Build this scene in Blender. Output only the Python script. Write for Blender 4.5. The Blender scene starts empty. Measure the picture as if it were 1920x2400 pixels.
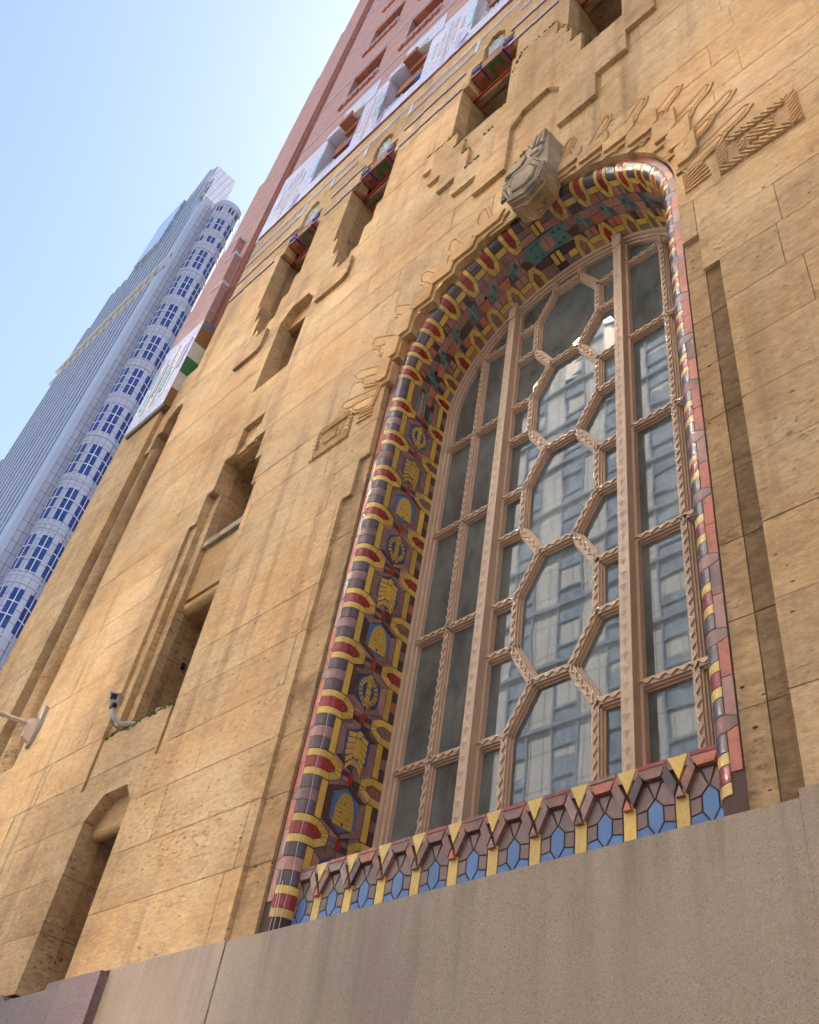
import bpy, math, random
from mathutils import Vector, Matrix
R = random.Random(11)
SC = bpy.context.scene
COL = SC.collection
PI = math.pi

# ------------------------------------------------------------------ camera
cam = bpy.data.cameras.new('camera'); camo = bpy.data.objects.new('camera', cam); COL.objects.link(camo)
rx_ = Vector((0.70431897, 0.69614983, 0.13896113)); dn_ = Vector((-0.41307158, 0.56110394, -0.71731042)); fw_ = Vector((-0.57732717, 0.44781444, 0.68275586))
m3 = Matrix((rx_, -dn_, -fw_)).transposed()
camo.matrix_world = Matrix.Translation((0, -4.5, 1.6)) @ m3.to_4x4()
cam.sensor_fit = 'VERTICAL'; cam.sensor_height = 24.0; cam.lens = 24.0 * 2196.12 / 2400.0
cam.clip_start = 0.05; cam.clip_end = 3000
SC.camera = camo

# ------------------------------------------------------------------ sky, sun, exposure
SUN_EL, SUN_AZ = math.radians(57), math.radians(0)       # azimuth measured from +Y towards +X: the sun stands behind the stone building
w = bpy.data.worlds.new('World'); SC.world = w; w.use_nodes = True
nt = w.node_tree; bg = nt.nodes['Background']
sky = nt.nodes.new('ShaderNodeTexSky'); sky.sky_type = 'NISHITA'; sky.sun_disc = False
sky.sun_elevation = SUN_EL; sky.sun_rotation = SUN_AZ; sky.air_density = 1.0; sky.dust_density = 1.9; sky.ozone_density = .55
nt.links.new(sky.outputs[0], bg.inputs[0]); bg.inputs[1].default_value = 0.135
sl = bpy.data.lights.new('sun', 'SUN'); sl.energy = 4.0; sl.angle = math.radians(0.5); sl.color = (1.0, 0.95, 0.87)
so = bpy.data.objects.new('sun', sl); COL.objects.link(so)
sd = Vector((math.sin(SUN_AZ) * math.cos(SUN_EL), math.cos(SUN_AZ) * math.cos(SUN_EL), math.sin(SUN_EL)))
so.rotation_euler = sd.to_track_quat('Z', 'Y').to_euler(); so.location = (0, 30, 90)
SC.view_settings.view_transform = 'Standard'; SC.view_settings.look = 'None'
SC.view_settings.exposure = 1.42; SC.view_settings.gamma = 1.0; SC.view_settings.use_curve_mapping = False
try:
    SC.cycles.use_denoising = True; SC.cycles.blur_glossy = 0.0; SC.cycles.sample_clamp_indirect = 40.0
    SC.cycles.max_bounces = 8; SC.cycles.diffuse_bounces = 5
except Exception: pass

# ------------------------------------------------------------------ materials
def S(*rgb):                                   # sRGB 0-255 -> linear
    o = []
    for c in rgb:
        c /= 255.0; o.append(c / 12.92 if c <= .04045 else ((c + .055) / 1.055) ** 2.4)
    return (o[0], o[1], o[2], 1.0)
class N:
    def __init__(self, name):
        self.m = bpy.data.materials.new(name); self.m.use_nodes = True
        self.t = self.m.node_tree; self.b = self.t.nodes['Principled BSDF']
        self.tc = self.t.nodes.new('ShaderNodeTexCoord')
    def n(self, typ, **kw):
        nd = self.t.nodes.new('ShaderNode' + typ)
        for k, v in kw.items(): setattr(nd, k, v)
        return nd
    def l(self, a, b): self.t.links.new(a, b)
    def co(self, sx=1, sy=1, sz=1, rot=None):
        mp = self.n('Mapping'); mp.inputs['Scale'].default_value = (sx, sy, sz)
        if rot: mp.inputs['Rotation'].default_value = rot
        self.l(self.tc.outputs['Object'], mp.inputs['Vector']); return mp.outputs[0]
    def noise(self, scale, vec=None, detail=4, rough=.55, dist=0):
        nd = self.n('TexNoise'); nd.inputs['Scale'].default_value = scale; nd.inputs['Detail'].default_value = detail
        nd.inputs['Roughness'].default_value = rough; nd.inputs['Distortion'].default_value = dist
        self.l(vec if vec is not None else self.tc.outputs['Object'], nd.inputs['Vector']); return nd.outputs['Fac']
    def ramp(self, fac, pts):
        r = self.n('ValToRGB'); e = r.color_ramp.elements
        e[0].position, e[0].color = pts[0][0], pts[0][1]; e[1].position, e[1].color = pts[-1][0], pts[-1][1]
        for p, c in pts[1:-1]:
            x = e.new(p); x.color = c
        self.l(fac, r.inputs[0]); return r.outputs[0]
    def mix(self, a, b, fac, mode='MIX'):
        x = self.n('Mix', data_type='RGBA', blend_type=mode)
        for sock, v in ((x.inputs[0], fac), (x.inputs[6], a), (x.inputs[7], b)):
            if hasattr(v, 'is_output'): self.l(v, sock)
            else: sock.default_value = v
        return x.outputs[2]
    def math(self, op, a, b=None):
        x = self.n('Math', operation=op)
        for i, v in enumerate((a, b)):
            if v is None: continue
            if hasattr(v, 'is_output'): self.l(v, x.inputs[i])
            else: x.inputs[i].default_value = v
        return x.outputs[0]
    def rnd(self): return self.n('ObjectInfo').outputs['Random']
    def bump(self, h, strength=.3, dist=.01, prev=None):
        b = self.n('Bump'); b.inputs['Strength'].default_value = strength; b.inputs['Distance'].default_value = dist
        self.l(h, b.inputs['Height'])
        if prev is not None: self.l(prev, b.inputs['Normal'])
        return b.outputs[0]
    def out(self, color=None, rough=None, normal=None, **kw):
        b = self.b
        for sock, v in (('Base Color', color), ('Roughness', rough), ('Normal', normal)):
            if v is None: continue
            if hasattr(v, 'is_output'): self.l(v, b.inputs[sock])
            else: b.inputs[sock].default_value = v
        for k, v in kw.items(): b.inputs[k].default_value = v
        return self.m
BW = lambda v: (v, v, v, 1)

def stone(name, base, dark, warm, pit=1.0, streak=1.0):
    n = N(name)
    big = n.noise(.55, n.co(1, 1, 1), 4, .6)
    grain = n.noise(3.2, n.co(.45, .8, 2.2), 6, .7)
    fine = n.noise(17, n.co(.55, .8, 1.5), 5, .75)
    blot = n.noise(2.1, n.co(.8, 1, 1.1), 5, .7)
    c = n.mix(base, warm, n.ramp(big, [(.36, BW(0)), (.64, BW(1))]))
    c = n.mix(c, dark, n.ramp(grain, [(.48, BW(0)), (.80, BW(.62))]))
    c = n.mix(c, dark, n.ramp(fine, [(.47, BW(0)), (.72, BW(.62))]))
    c = n.mix(c, tuple(min(1, v * 1.22) for v in base[:3]) + (1,), n.ramp(fine, [(.28, BW(.55)), (.46, BW(0))]))
    c = n.mix(c, dark, n.math('MULTIPLY', n.ramp(blot, [(.50, BW(0)), (.72, BW(.7))]), .8 * streak))
    # rain streaks: long and narrow in the vertical
    st = n.noise(1.0, n.co(3.0, 3.4, .13), 5, .6, .3); st2 = n.noise(.35, n.co(1.2, 1, .8), 3)
    f = n.math('MULTIPLY', n.ramp(st, [(.50, BW(0)), (.68, BW(.60 * streak))]), n.ramp(st2, [(.42, BW(0)), (.58, BW(1))]))
    c = n.mix(c, S(122, 96, 66), f)
    c = n.mix(c, n.mix(BW(.90), BW(1.09), n.rnd()), 1.0, 'MULTIPLY')
    # open pores, elongated along the bed
    wob = n.noise(9, None, 3)
    pv = n.n('TexVoronoi'); pv.inputs['Scale'].default_value = 1.0; n.l(n.co(7.0, 8.0, 13.0), pv.inputs['Vector'])
    zone = n.ramp(n.noise(1.1, n.co(.7, .9, 1.7), 3), [(.44, BW(.0)), (.62, BW(1))])
    pits = n.ramp(n.math('ADD', pv.outputs['Distance'], n.math('MULTIPLY', wob, .36)), [(.20, BW(1)), (.29, BW(0))])
    pn = n.math('MULTIPLY', n.ramp(n.noise(13, n.co(.75, .9, 1.9), 5, .8), [(.56, BW(0)), (.64, BW(1))]), zone)
    pt = n.math('MAXIMUM', pits, n.math('MULTIPLY', pn, .62))
    c = n.mix(c, S(66, 46, 30), n.math('MULTIPLY', pt, .8 * pit))
    h = n.math('SUBTRACT', n.math('ADD', n.math('MULTIPLY', grain, .4), n.math('MULTIPLY', fine, 1.0)), n.math('MULTIPLY', pt, 1.5))
    return n.out(c, .88, n.bump(h, .75, .020), **{'Specular IOR Level': .2})
STONE = stone('limestone', S(208, 178, 136), S(146, 112, 76), S(198, 158, 110))
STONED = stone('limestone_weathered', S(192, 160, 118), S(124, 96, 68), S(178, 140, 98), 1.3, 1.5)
STONEX = stone('limestone_stained_shaded', S(150, 122, 88), S(92, 72, 52), S(134, 104, 72), 1.2, 1.6)  # darker base: dirt, with the shading of the recessed strip painted in
STONES = stone('limestone_smooth', S(206, 172, 126), S(165, 125, 80), S(196, 152, 100), .25, .5)
STONEG = stone('carved_grey_stone', S(176, 160, 138), S(96, 86, 74), S(150, 132, 110), 1.4, 1.2)

def plain(name, col, rough=.6, var=.14, nscale=8, bump=.1, spec=.4, mul=None):
    n = N(name); a = n.noise(nscale, None, 5, .65)
    lo = tuple(x * (1 - var * 1.6) for x in col[:3]) + (1,); hi = tuple(min(1, x * (1 + var)) for x in col[:3]) + (1,)
    c = n.mix(lo, hi, a); c = n.mix(c, n.mix(BW(1 - var), BW(1 + var), n.rnd()), 1.0, 'MULTIPLY')
    return n.out(c, rough, n.bump(a, bump, .004), **{'Specular IOR Level': spec})
MORTAR = plain('mortar', S(112, 88, 62), .95, .2, 12)
def glaze(name, col, rough=.26, worn=None, var=.10):
    n = N(name); a = n.noise(9, None, 5, .7); b = n.noise(38, n.co(1, 1, .6), 4, .7)
    lo = tuple(x * .72 for x in col[:3]) + (1,); hi = tuple(min(1, x * 1.12) for x in col[:3]) + (1,)
    c = n.mix(lo, hi, a)
    if worn is not None: c = n.mix(c, worn, n.ramp(n.math('ADD', n.math('MULTIPLY', a, .75), n.math('MULTIPLY', b, .25)), [(.50, BW(0)), (.60, BW(.85))]))
    c = n.mix(c, n.mix(BW(1 - var * 2), BW(1 + var), n.rnd()), 1.0, 'MULTIPLY')
    r = n.math('ADD', n.math('MULTIPLY', b, .25), rough - .08)
    return n.out(c, r, n.bump(n.math('ADD', a, b), .18, .003), **{'Specular IOR Level': .55})
GL = dict(
    dark=glaze('glaze_plum', S(100, 80, 82), .2), mauve=glaze('glaze_mauve', S(142, 108, 100), .32, S(168, 120, 104)),
    yellow=glaze('glaze_yellow', S(222, 182, 88), .24), red=glaze('glaze_red', S(156, 52, 46), .22),
    orange=glaze('glaze_terracotta', S(198, 112, 82), .45, S(150, 92, 74)), brown=glaze('glaze_brown', S(84, 58, 54), .34),
    teal=glaze('glaze_teal', S(92, 140, 122), .30), blue=glaze('glaze_blue', S(78, 116, 168), .33), deep=glaze('glaze_deep_blue', S(58, 84, 134), .3),
    pink=glaze('glaze_pink', S(182, 132, 116), .38, S(150, 100, 88)), scarlet=glaze('glaze_scarlet', S(186, 50, 30), .25),
    worn=glaze('glaze_worn_red', S(126, 92, 80), .42, S(176, 100, 72)), gold=glaze('glaze_gold', S(216, 172, 76), .28),
    sill=glaze('glaze_sill_brown', S(122, 92, 84), .35), cobalt=glaze('glaze_cobalt', S(42, 56, 150), .18), green=glaze('glaze_green', S(48, 112, 62), .35),
    terra=glaze('unglazed_terracotta', S(160, 92, 62), .6, S(140, 78, 54)), white=glaze('glaze_white', S(222, 218, 224), .2), lilac=glaze('glaze_lilac', S(212, 204, 220), .22, None, .03),
    violet=glaze('glaze_violet', S(190, 176, 208), .25), rose=glaze('glaze_rose', S(206, 180, 188), .25), aqua=glaze('glaze_aqua', S(150, 212, 220), .22), cream=glaze('glaze_cream', S(226, 218, 198), .25),
    grey=glaze('glaze_grey', S(132, 122, 120), .4), mint=glaze('glaze_mint', S(164, 206, 184), .25), ochre=glaze('glaze_ochre', S(150, 104, 44), .35))
GROUT = plain('grout', S(86, 66, 58), .9, .2, 14)
def paint():
    n = N('frame_paint'); a = n.noise(5, None, 5, .6); b = n.noise(60, None, 3, .7)
    c = n.mix(S(184, 154, 128), S(204, 176, 150), a)
    ch = n.ramp(b, [(.69, BW(0)), (.73, BW(1))]); ch2 = n.ramp(n.noise(2.2), [(.48, BW(0)), (.6, BW(1))])
    c = n.mix(c, S(74, 46, 34), n.math('MULTIPLY', ch, ch2))
    return n.out(c, .5, n.bump(b, .15, .003), **{'Specular IOR Level': .4})
PAINT = paint()
def glass(name, base, wav=.02, rough=.04, scale=2.2, ior=2.3):
    n = N(name)
    d = n.noise(1.7, n.co(1, 1, .5), 5, .7); sp = n.noise(120, None, 2)
    off = n.n('VectorMath', operation='ADD'); sc = n.n('VectorMath', operation='SCALE'); cx = n.n('CombineXYZ')
    r = n.rnd(); n.l(r, cx.inputs[0]); n.l(r, cx.inputs[1]); n.l(cx.outputs[0], sc.inputs[0]); sc.inputs['Scale'].default_value = 40
    n.l(n.tc.outputs['Object'], off.inputs[0]); n.l(sc.outputs[0], off.inputs[1])
    wv = n.noise(scale, off.outputs[0], 1, .4, .4)
    hi = tuple(min(1, x * 3.2 + .06) for x in base[:3]) + (1,)
    c = n.mix(base, hi, n.math('MULTIPLY', n.ramp(d, [(.35, BW(0)), (.75, BW(1))]), n.math('ADD', sp, .2)))
    ro = n.math('ADD', n.math('MULTIPLY', d, .03), rough)
    return n.out(c, ro, n.bump(wv, 1.0, wav), **{'IOR': ior, 'Specular IOR Level': .5})
GLASS = glass('old_window_glass', S(66, 70, 68), .0011, .0, 1.3, 1.9)
GLASSB = glass('tower_glass', S(12, 34, 92), .0, .12, 2, 1.5)
GLASSO = glass('office_glass', S(120, 132, 148), .0, .08, 2, 1.8)
DARKG = plain('dark_glass', S(24, 24, 26), .15, .1, 5, 0)
def granite(name, a, b, c2, sc=120):
    n = N(name)
    v = n.n('TexVoronoi'); v.inputs['Scale'].default_value = sc; n.l(n.tc.outputs['Object'], v.inputs['Vector'])
    sp = n.noise(sc * .9, None, 3, .8); big = n.noise(.9, n.co(1.2, 1, .5), 5, .6)
    cv = n.ramp(v.outputs['Color'], [(.12, S(60, 54, 52)), (.24, a), (.62, b), (.9, c2)])
    c = n.mix(cv, n.mix(a, b, sp), .35)
    c = n.mix(c, S(122, 98, 76), n.ramp(big, [(.48, BW(0)), (.75, BW(.55))]))
    st = n.noise(1, n.co(5.5, 4, .35), 4, .6, .2)
    # run-off stains start at the top edge and fade down the slab
    z = n.n('SeparateXYZ'); n.l(n.tc.outputs['Object'], z.inputs[0])
    top = n.n('MapRange'); top.inputs['From Min'].default_value = 3.0; top.inputs['From Max'].default_value = 4.2; n.l(z.outputs[2], top.inputs['Value'])
    c = n.mix(c, S(96, 76, 60), n.math('MULTIPLY', n.ramp(st, [(.46, BW(0)), (.7, BW(.75))]), n.math('MULTIPLY', top.outputs[0], .8)))
    return n.out(c, .5, n.bump(sp, .1, .003), **{'Specular IOR Level': .4})
GRAN = granite('grey_pink_granite', S(148, 126, 104), S(164, 144, 120), S(188, 174, 156), 190)
GRANB = granite('red_brown_granite', S(96, 72, 70), S(120, 92, 88), S(150, 124, 118))
def brick():
    n = N('red_brick'); x = n.n('SeparateXYZ'); n.l(n.tc.outputs['Object'], x.inputs[0])
    c = n.n('CombineXYZ'); n.l(n.math('ADD', x.outputs[0], x.outputs[1]), c.inputs[0]); n.l(x.outputs[2], c.inputs[1])
    bt = n.n('TexBrick'); n.l(c.outputs[0], bt.inputs['Vector'])
    bt.inputs['Scale'].default_value = 1; bt.inputs['Brick Width'].default_value = .29; bt.inputs['Row Height'].default_value = .092; bt.inputs['Mortar Size'].default_value = .010
    bt.inputs['Color1'].default_value = S(184, 134, 118); bt.inputs['Color2'].default_value = S(150, 104, 96); bt.inputs['Mortar'].default_value = S(164, 136, 126); bt.inputs['Bias'].default_value = -.1
    big = n.noise(.8, n.co(.7, 1, 1.6), 4)
    col = n.mix(bt.outputs['Color'], S(158, 112, 118), n.ramp(big, [(.42, BW(0)), (.7, BW(.55))]))
    return n.out(col, .6, n.bump(bt.outputs['Fac'], -.4, .01), **{'Specular IOR Level': .4})
BRICK = brick()
MOSS = plain('moss', S(96, 108, 48), .95, .4, 30, .6, .1)
METALW = plain('white_metal', S(206, 204, 202), .45, .06, 6)
BLACK = plain('black_iron', S(30, 30, 32), .5, .2)
ASPH = plain('asphalt', S(64, 62, 60), .9, .2, 30); PAVE = plain('pavement_concrete', S(150, 146, 138), .9, .15, 10)
def panels(name, a, b, pw, ph, joint, off=.5):
    n = N(name); x = n.n('SeparateXYZ'); n.l(n.tc.outputs['Object'], x.inputs[0])
    c = n.n('CombineXYZ'); n.l(n.math('ADD', x.outputs[0], x.outputs[1]), c.inputs[0]); n.l(x.outputs[2], c.inputs[1])
    bt = n.n('TexBrick'); n.l(c.outputs[0], bt.inputs['Vector']); bt.offset = off
    bt.inputs['Scale'].default_value = 1; bt.inputs['Brick Width'].default_value = pw; bt.inputs['Row Height'].default_value = ph; bt.inputs['Mortar Size'].default_value = joint
    bt.inputs['Color1'].default_value = a; bt.inputs['Color2'].default_value = b; bt.inputs['Mortar'].default_value = tuple(v * .3 for v in a[:3]) + (1,)
    return n.out(bt.outputs['Color'], .45, n.bump(bt.outputs['Fac'], -.3, .02))
TOWER = panels('pale_granite_panels', S(164, 160, 174), S(174, 170, 184), 1.2, 1.9, .05, .0)
TOWERF = plain('pale_pier_cladding', S(166, 170, 184), .4, .05, .3, 0)
TOWERC = plain('cream_ledge', S(202, 192, 176), .5, .05, 1, 0)
OPPW = panels('white_marble_panels', S(214, 212, 208), S(222, 220, 216), .85, 2.0, .025, .0)
OPPF = plain('blue_grey_metal', S(158, 170, 186), .4, .06, 2, 0)

# ------------------------------------------------------------------ mesh helpers
class MB:
    def __init__(s): s.v = []; s.f = []; s.sm = []
    def add(s, pts, faces, smooth=False):
        o = len(s.v); s.v += [tuple(p) for p in pts]
        for f in faces: s.f.append(tuple(i + o for i in f)); s.sm.append(smooth)
    def box(s, x0, x1, y0, y1, z0, z1):
        p = [(x, y, z) for z in (z0, z1) for y in (y0, y1) for x in (x0, x1)]
        s.add(p, [(0, 1, 5, 4), (1, 3, 7, 5), (3, 2, 6, 7), (2, 0, 4, 6), (4, 5, 7, 6), (1, 0, 2, 3)]); return s
    def prism(s, poly, y0, y1, taper=0):         # poly in XZ, front at y0, back at y1
        a = sum(poly[i][0] * poly[(i + 1) % len(poly)][1] - poly[(i + 1) % len(poly)][0] * poly[i][1] for i in range(len(poly)))
        if a < 0: poly = poly[::-1]
        k = len(poly); cx = sum(p[0] for p in poly) / k; cz = sum(p[1] for p in poly) / k
        fr = [(cx + (x - cx) * (1 - taper), y0, cz + (z - cz) * (1 - taper)) for x, z in poly]
        s.add(fr + [(x, y1, z) for x, z in poly], [tuple(range(k)), tuple(range(2 * k - 1, k - 1, -1))] + [(i, k + i, k + (i + 1) % k, (i + 1) % k) for i in range(k)]); return s
    def tube(s, pts, r, seg=8):
        pts = [Vector(p) for p in pts]; rings = []
        for i, p in enumerate(pts):
            d = (pts[min(i + 1, len(pts) - 1)] - pts[max(i - 1, 0)]).normalized()
            u = d.cross(Vector((0, 0, 1)) if abs(d.z) < .95 else Vector((1, 0, 0))).normalized(); q = d.cross(u)
            rr = r[i] if isinstance(r, (list, tuple)) else r
            rings.append([p + (u * math.cos(2 * PI * k / seg) + q * math.sin(2 * PI * k / seg)) * rr for k in range(seg)])
        fs = [(i * seg + k, i * seg + (k + 1) % seg, (i + 1) * seg + (k + 1) % seg, (i + 1) * seg + k) for i in range(len(pts) - 1) for k in range(seg)]
        s.add([p for r_ in rings for p in r_], fs, True)
        s.add(rings[0], [tuple(range(seg))[::-1]]); s.add(rings[-1], [tuple(range(seg))]); return s
    def build(s, name, mat, parent=None, kind=None, label=None, bevel=0):
        me = bpy.data.meshes.new(name); me.from_pydata(s.v, [], s.f); me.update()
        if any(s.sm): me.polygons.foreach_set('use_smooth', s.sm)
        me.materials.append(mat); return link(name, me, parent, kind, label)
def link(name, me, parent=None, kind=None, label=None):
    o = bpy.data.objects.new(name, me); COL.objects.link(o)
    if parent is not None:
        o.parent = parent; o.matrix_parent_inverse = Matrix.Translation(-ROOTPOS.get(parent.name, Vector((0, 0, 0))))
    if kind: o['kind'] = kind
    if label: o['label'] = label
    return o
ROOTPOS = {}
def thing(name, loc, label, cat, group=None):
    e = bpy.data.objects.new(name, None); e.location = loc; COL.objects.link(e); ROOTPOS[e.name] = Vector(loc)
    e['label'] = label; e['category'] = cat
    if group: e['group'] = group
    return e
def cut_half(poly, nx, nz, d):                    # keep n.p <= d
    out = []
    for i in range(len(poly)):
        a, b = poly[i], poly[(i + 1) % len(poly)]; da = nx * a[0] + nz * a[1] - d; db = nx * b[0] + nz * b[1] - d
        if da <= 1e-9: out.append(a)
        if (da < -1e-9 and db > 1e-9) or (da > 1e-9 and db < -1e-9):
            t = da / (da - db); out.append((a[0] + (b[0] - a[0]) * t, a[1] + (b[1] - a[1]) * t))
    return out
def area(p): return abs(sum(p[i][0] * p[(i + 1) % len(p)][1] - p[(i + 1) % len(p)][0] * p[i][1] for i in range(len(p)))) / 2
def subtract(poly, hole):                         # convex minus convex -> convex pieces
    a = sum(hole[i][0] * hole[(i + 1) % len(hole)][1] - hole[(i + 1) % len(hole)][0] * hole[i][1] for i in range(len(hole)))
    if a < 0: hole = hole[::-1]
    if min(p[0] for p in poly) >= max(p[0] for p in hole) or max(p[0] for p in poly) <= min(p[0] for p in hole) or min(p[1] for p in poly) >= max(p[1] for p in hole) or max(p[1] for p in poly) <= min(p[1] for p in hole): return [poly]
    rest, out = poly, []
    for i in range(len(hole)):
        p, q = hole[i], hole[(i + 1) % len(hole)]; nx, nz = q[1] - p[1], -(q[0] - p[0]); l = math.hypot(nx, nz)
        if l < 1e-9: continue
        nx /= l; nz /= l; d = nx * p[0] + nz * p[1]
        o = cut_half(rest, -nx, -nz, -d)
        if len(o) > 2 and area(o) > 1e-5: out.append(o)
        rest = cut_half(rest, nx, nz, d)
        if len(rest) < 3 or area(rest) < 1e-6: break
    if len(rest) > 2 and area(rest) > 1e-6: return out
    return [poly]
def inset(poly, g):
    k = len(poly); a = sum(poly[i][0] * poly[(i + 1) % k][1] - poly[(i + 1) % k][0] * poly[i][1] for i in range(k))
    if a < 0: poly = poly[::-1]
    out = poly
    for i in range(k):
        p, q = poly[i], poly[(i + 1) % k]; nx, nz = q[1] - p[1], -(q[0] - p[0]); l = math.hypot(nx, nz)
        if l < 1e-9: continue
        nx /= l; nz /= l; out = cut_half(out, nx, nz, nx * p[0] + nz * p[1] - g)
        if len(out) < 3: return []
    return out
def rect(x0, x1, z0, z1): return [(x0, z0), (x1, z0), (x1, z1), (x0, z1)]

# ------------------------------------------------------------------ ground
def struct(name, mb, mat): return mb.build(name, mat, None, 'structure')
struct('ground', MB().box(-900, 900, -900, 900, -1.0, -.15), PAVE)
struct('road', MB().box(-900, 900, -19, -5.6, -.146, -.13), ASPH)
struct('pavement', MB().box(-400, 200, -5.6, 1.0, -.14, 0), PAVE)
struct('far_pavement', MB().box(-400, 200, -26, -19.0, -.14, 0), PAVE)

# ------------------------------------------------------------------ the stone building
BLD = thing('office_building', (-5, 0, 0), 'tan limestone building with a tall arched window framed in coloured glazed tiles', 'building')
def part(name, mb, mat, parent=None, kind=None, label=None): return mb.build(name, mat, parent or BLD, kind, label)

XC, ZC = -4.595, 11.42                           # axis and springing of the great window
def arch_poly(rx, rz, z0, n=28, zc=ZC):
    return [(XC - rx, z0), (XC + rx, z0)] + [(XC + rx * math.cos(PI * i / n), zc + rz * math.sin(PI * i / n)) for i in range(n + 1)]
OPEN = [arch_poly(2.262, 2.2, 4.0), rect(-15.7, -14.85, 18.42, 24.2),
        rect(-7.2, -7.03, 4.0, 9.48), rect(-7.03, -6.84, 4.0, 10.1), rect(-2.35, -2.155, 4.0, 10.12), rect(-2.155, -1.99, 4.0, 9.48),
        rect(-11.03, -9.96, 4.0, 6.17), [(-11.03, 6.17), (-9.96, 6.17), (-10.2, 6.455), (-10.74, 6.455)],
        rect(-11.5, -9.70, 7.44, 11.38), rect(-11.31, -9.83, 11.38, 12.05), rect(-11.14, -10.0, 12.05, 12.76), rect(-10.88, -10.29, 12.76, 13.42),
        rect(-11.5, -11.40, 6.68, 7.44), rect(-9.77, -9.70, 6.72, 7.44),
        rect(-15.62, -14.54, 7.9, 15.85), rect(-15.40, -14.56, 15.85, 16.38), rect(-15.18, -14.6, 16.38, 16.76), [(-15.18, 16.76), (-14.6, 16.76), (-14.72, 17.02), (-14.92, 17.02)],
        rect(-11.12, -10.1, 14.6, 16.8), [(-11.12, 16.8), (-10.1, 16.8), (-10.36, 17.15), (-10.9, 17.15)]]
def wslot(cx, top=21.8):
    r = [rect(cx - .75, cx + .75, 18.8, 21.05), rect(cx - .595, cx + .595, 18.14, 18.8), rect(cx - .385, cx + .385, 17.46, 18.14), rect(cx - .17, cx + .17, 16.97, 17.46),
         rect(cx - .6, cx + .6, 21.05, 21.8), rect(cx - .29, cx + .29, 21.8, 22.42), [(cx - .29, 22.42), (cx + .29, 22.42), (cx + .1, 22.74), (cx - .1, 22.74)]]
    return r
WS = [-11.95, -9.36]
for c in WS: OPEN += wslot(c)
OPEN += [rect(-6.73, -5.25, 18.2, 21.05), rect(-6.58, -5.4, 21.05, 21.8), rect(-6.28, -5.7, 21.8, 22.42), [(-6.28, 22.42), (-5.7, 22.42), (-5.9, 22.74), (-6.1, 22.74)],
         rect(-4.0, -2.5, 17.4, 21.05), rect(-3.85, -2.65, 21.05, 21.8)]
BH = .661
STB = []
def joined(ps):
    """group the convex pieces that share an edge"""
    def touch(p, q):
        for i in range(len(p)):
            a, b = p[i], p[(i + 1) % len(p)]; l = math.hypot(b[0] - a[0], b[1] - a[1])
            if l < 1e-6: continue
            ux, uz = (b[0] - a[0]) / l, (b[1] - a[1]) / l
            for j in range(len(q)):
                c, d = q[j], q[(j + 1) % len(q)]
                if abs((c[0] - a[0]) * uz - (c[1] - a[1]) * ux) < 1e-4 and abs((d[0] - a[0]) * uz - (d[1] - a[1]) * ux) < 1e-4:
                    t0, t1 = sorted(((c[0] - a[0]) * ux + (c[1] - a[1]) * uz, (d[0] - a[0]) * ux + (d[1] - a[1]) * uz))
                    if min(l, t1) - max(0, t0) > .004: return True
        return False
    left = list(ps); out = []
    while left:
        g = [left.pop()]; k = 0
        while k < len(g):
            for q in left[:]:
                if touch(g[k], q): g.append(q); left.remove(q)
            k += 1
        out.append(g)
    return out
def blocks(x0, x1, z0, z1, y0, y1, opens, mat=STONE, seed=1, wmin=1.5, wmax=2.5, zoff=4.19, gap=.0035, name='stone_block', ystep=.0025):
    rr = random.Random(seed); k = math.floor((z0 - zoff) / BH); 
    while zoff + k * BH < z1 - .02:
        za, zb = max(z0, zoff + k * BH), min(z1, zoff + (k + 1) * BH); k += 1
        if zb - za < .03: continue
        x = x0
        first = True
        while x < x1 - .01:
            wd = rr.uniform(wmin, wmax) * (.5 if first and k % 2 else 1); first = False
            xb = x1 if x + wd > x1 - .4 else x + wd
            ps = [rect(x + gap, xb - gap, za + gap, zb - gap)]
            for h in opens: ps = [q for p in ps for q in subtract(p, h)]
            for grp in joined(ps):
                mb = MB(); dy = rr.uniform(-ystep, ystep)
                for p in grp: mb.prism(p, y0 + dy, y1)
                o = part(name, mb, mat)
            x = xb
def open_reveal(mb, holes, y0, y1):               # inner faces of openings
    pass
blocks(-15.62, 1.6, 4.19, 24.08, 0, .30, OPEN, STONE, 3)
# mortar bed behind the joints
mb = MB()
def outset(poly, g):
    a = sum(poly[i][0] * poly[(i + 1) % len(poly)][1] - poly[(i + 1) % len(poly)][0] * poly[i][1] for i in range(len(poly)))
    if a < 0: poly = poly[::-1]
    k = len(poly); o = []
    for i in range(k):
        p, q, r = poly[i - 1], poly[i], poly[(i + 1) % k]
        d1 = Vector((q[0] - p[0], q[1] - p[1])).normalized(); d2 = Vector((r[0] - q[0], r[1] - q[1])).normalized()
        n = Vector((d1.y + d2.y, -d1.x - d2.x)); l = n.length
        if l < 1e-6: o.append(q); continue
        n /= l; c = max(.35, n.x * d1.y - n.y * d1.x); o.append((q[0] + n.x * g / c, q[1] + n.y * g / c))
    return o
ps = [rect(-15.60, 1.6, 4.19, 24.06)]
for h in [outset(h, .007) for h in OPEN]: ps = [q for p in ps for q in subtract(p, h)]
for p in ps: mb.prism(p, .008, .29)
part('mortar_bed', mb, MORTAR)
# solid core of the building (behind every recess) and its upper masses
part('core', MB().box(-17.4, -9.0, 1.25, 22, 0, 58).box(-9.0, 3, 1.25, 22, 0, 27), MORTAR)
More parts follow.
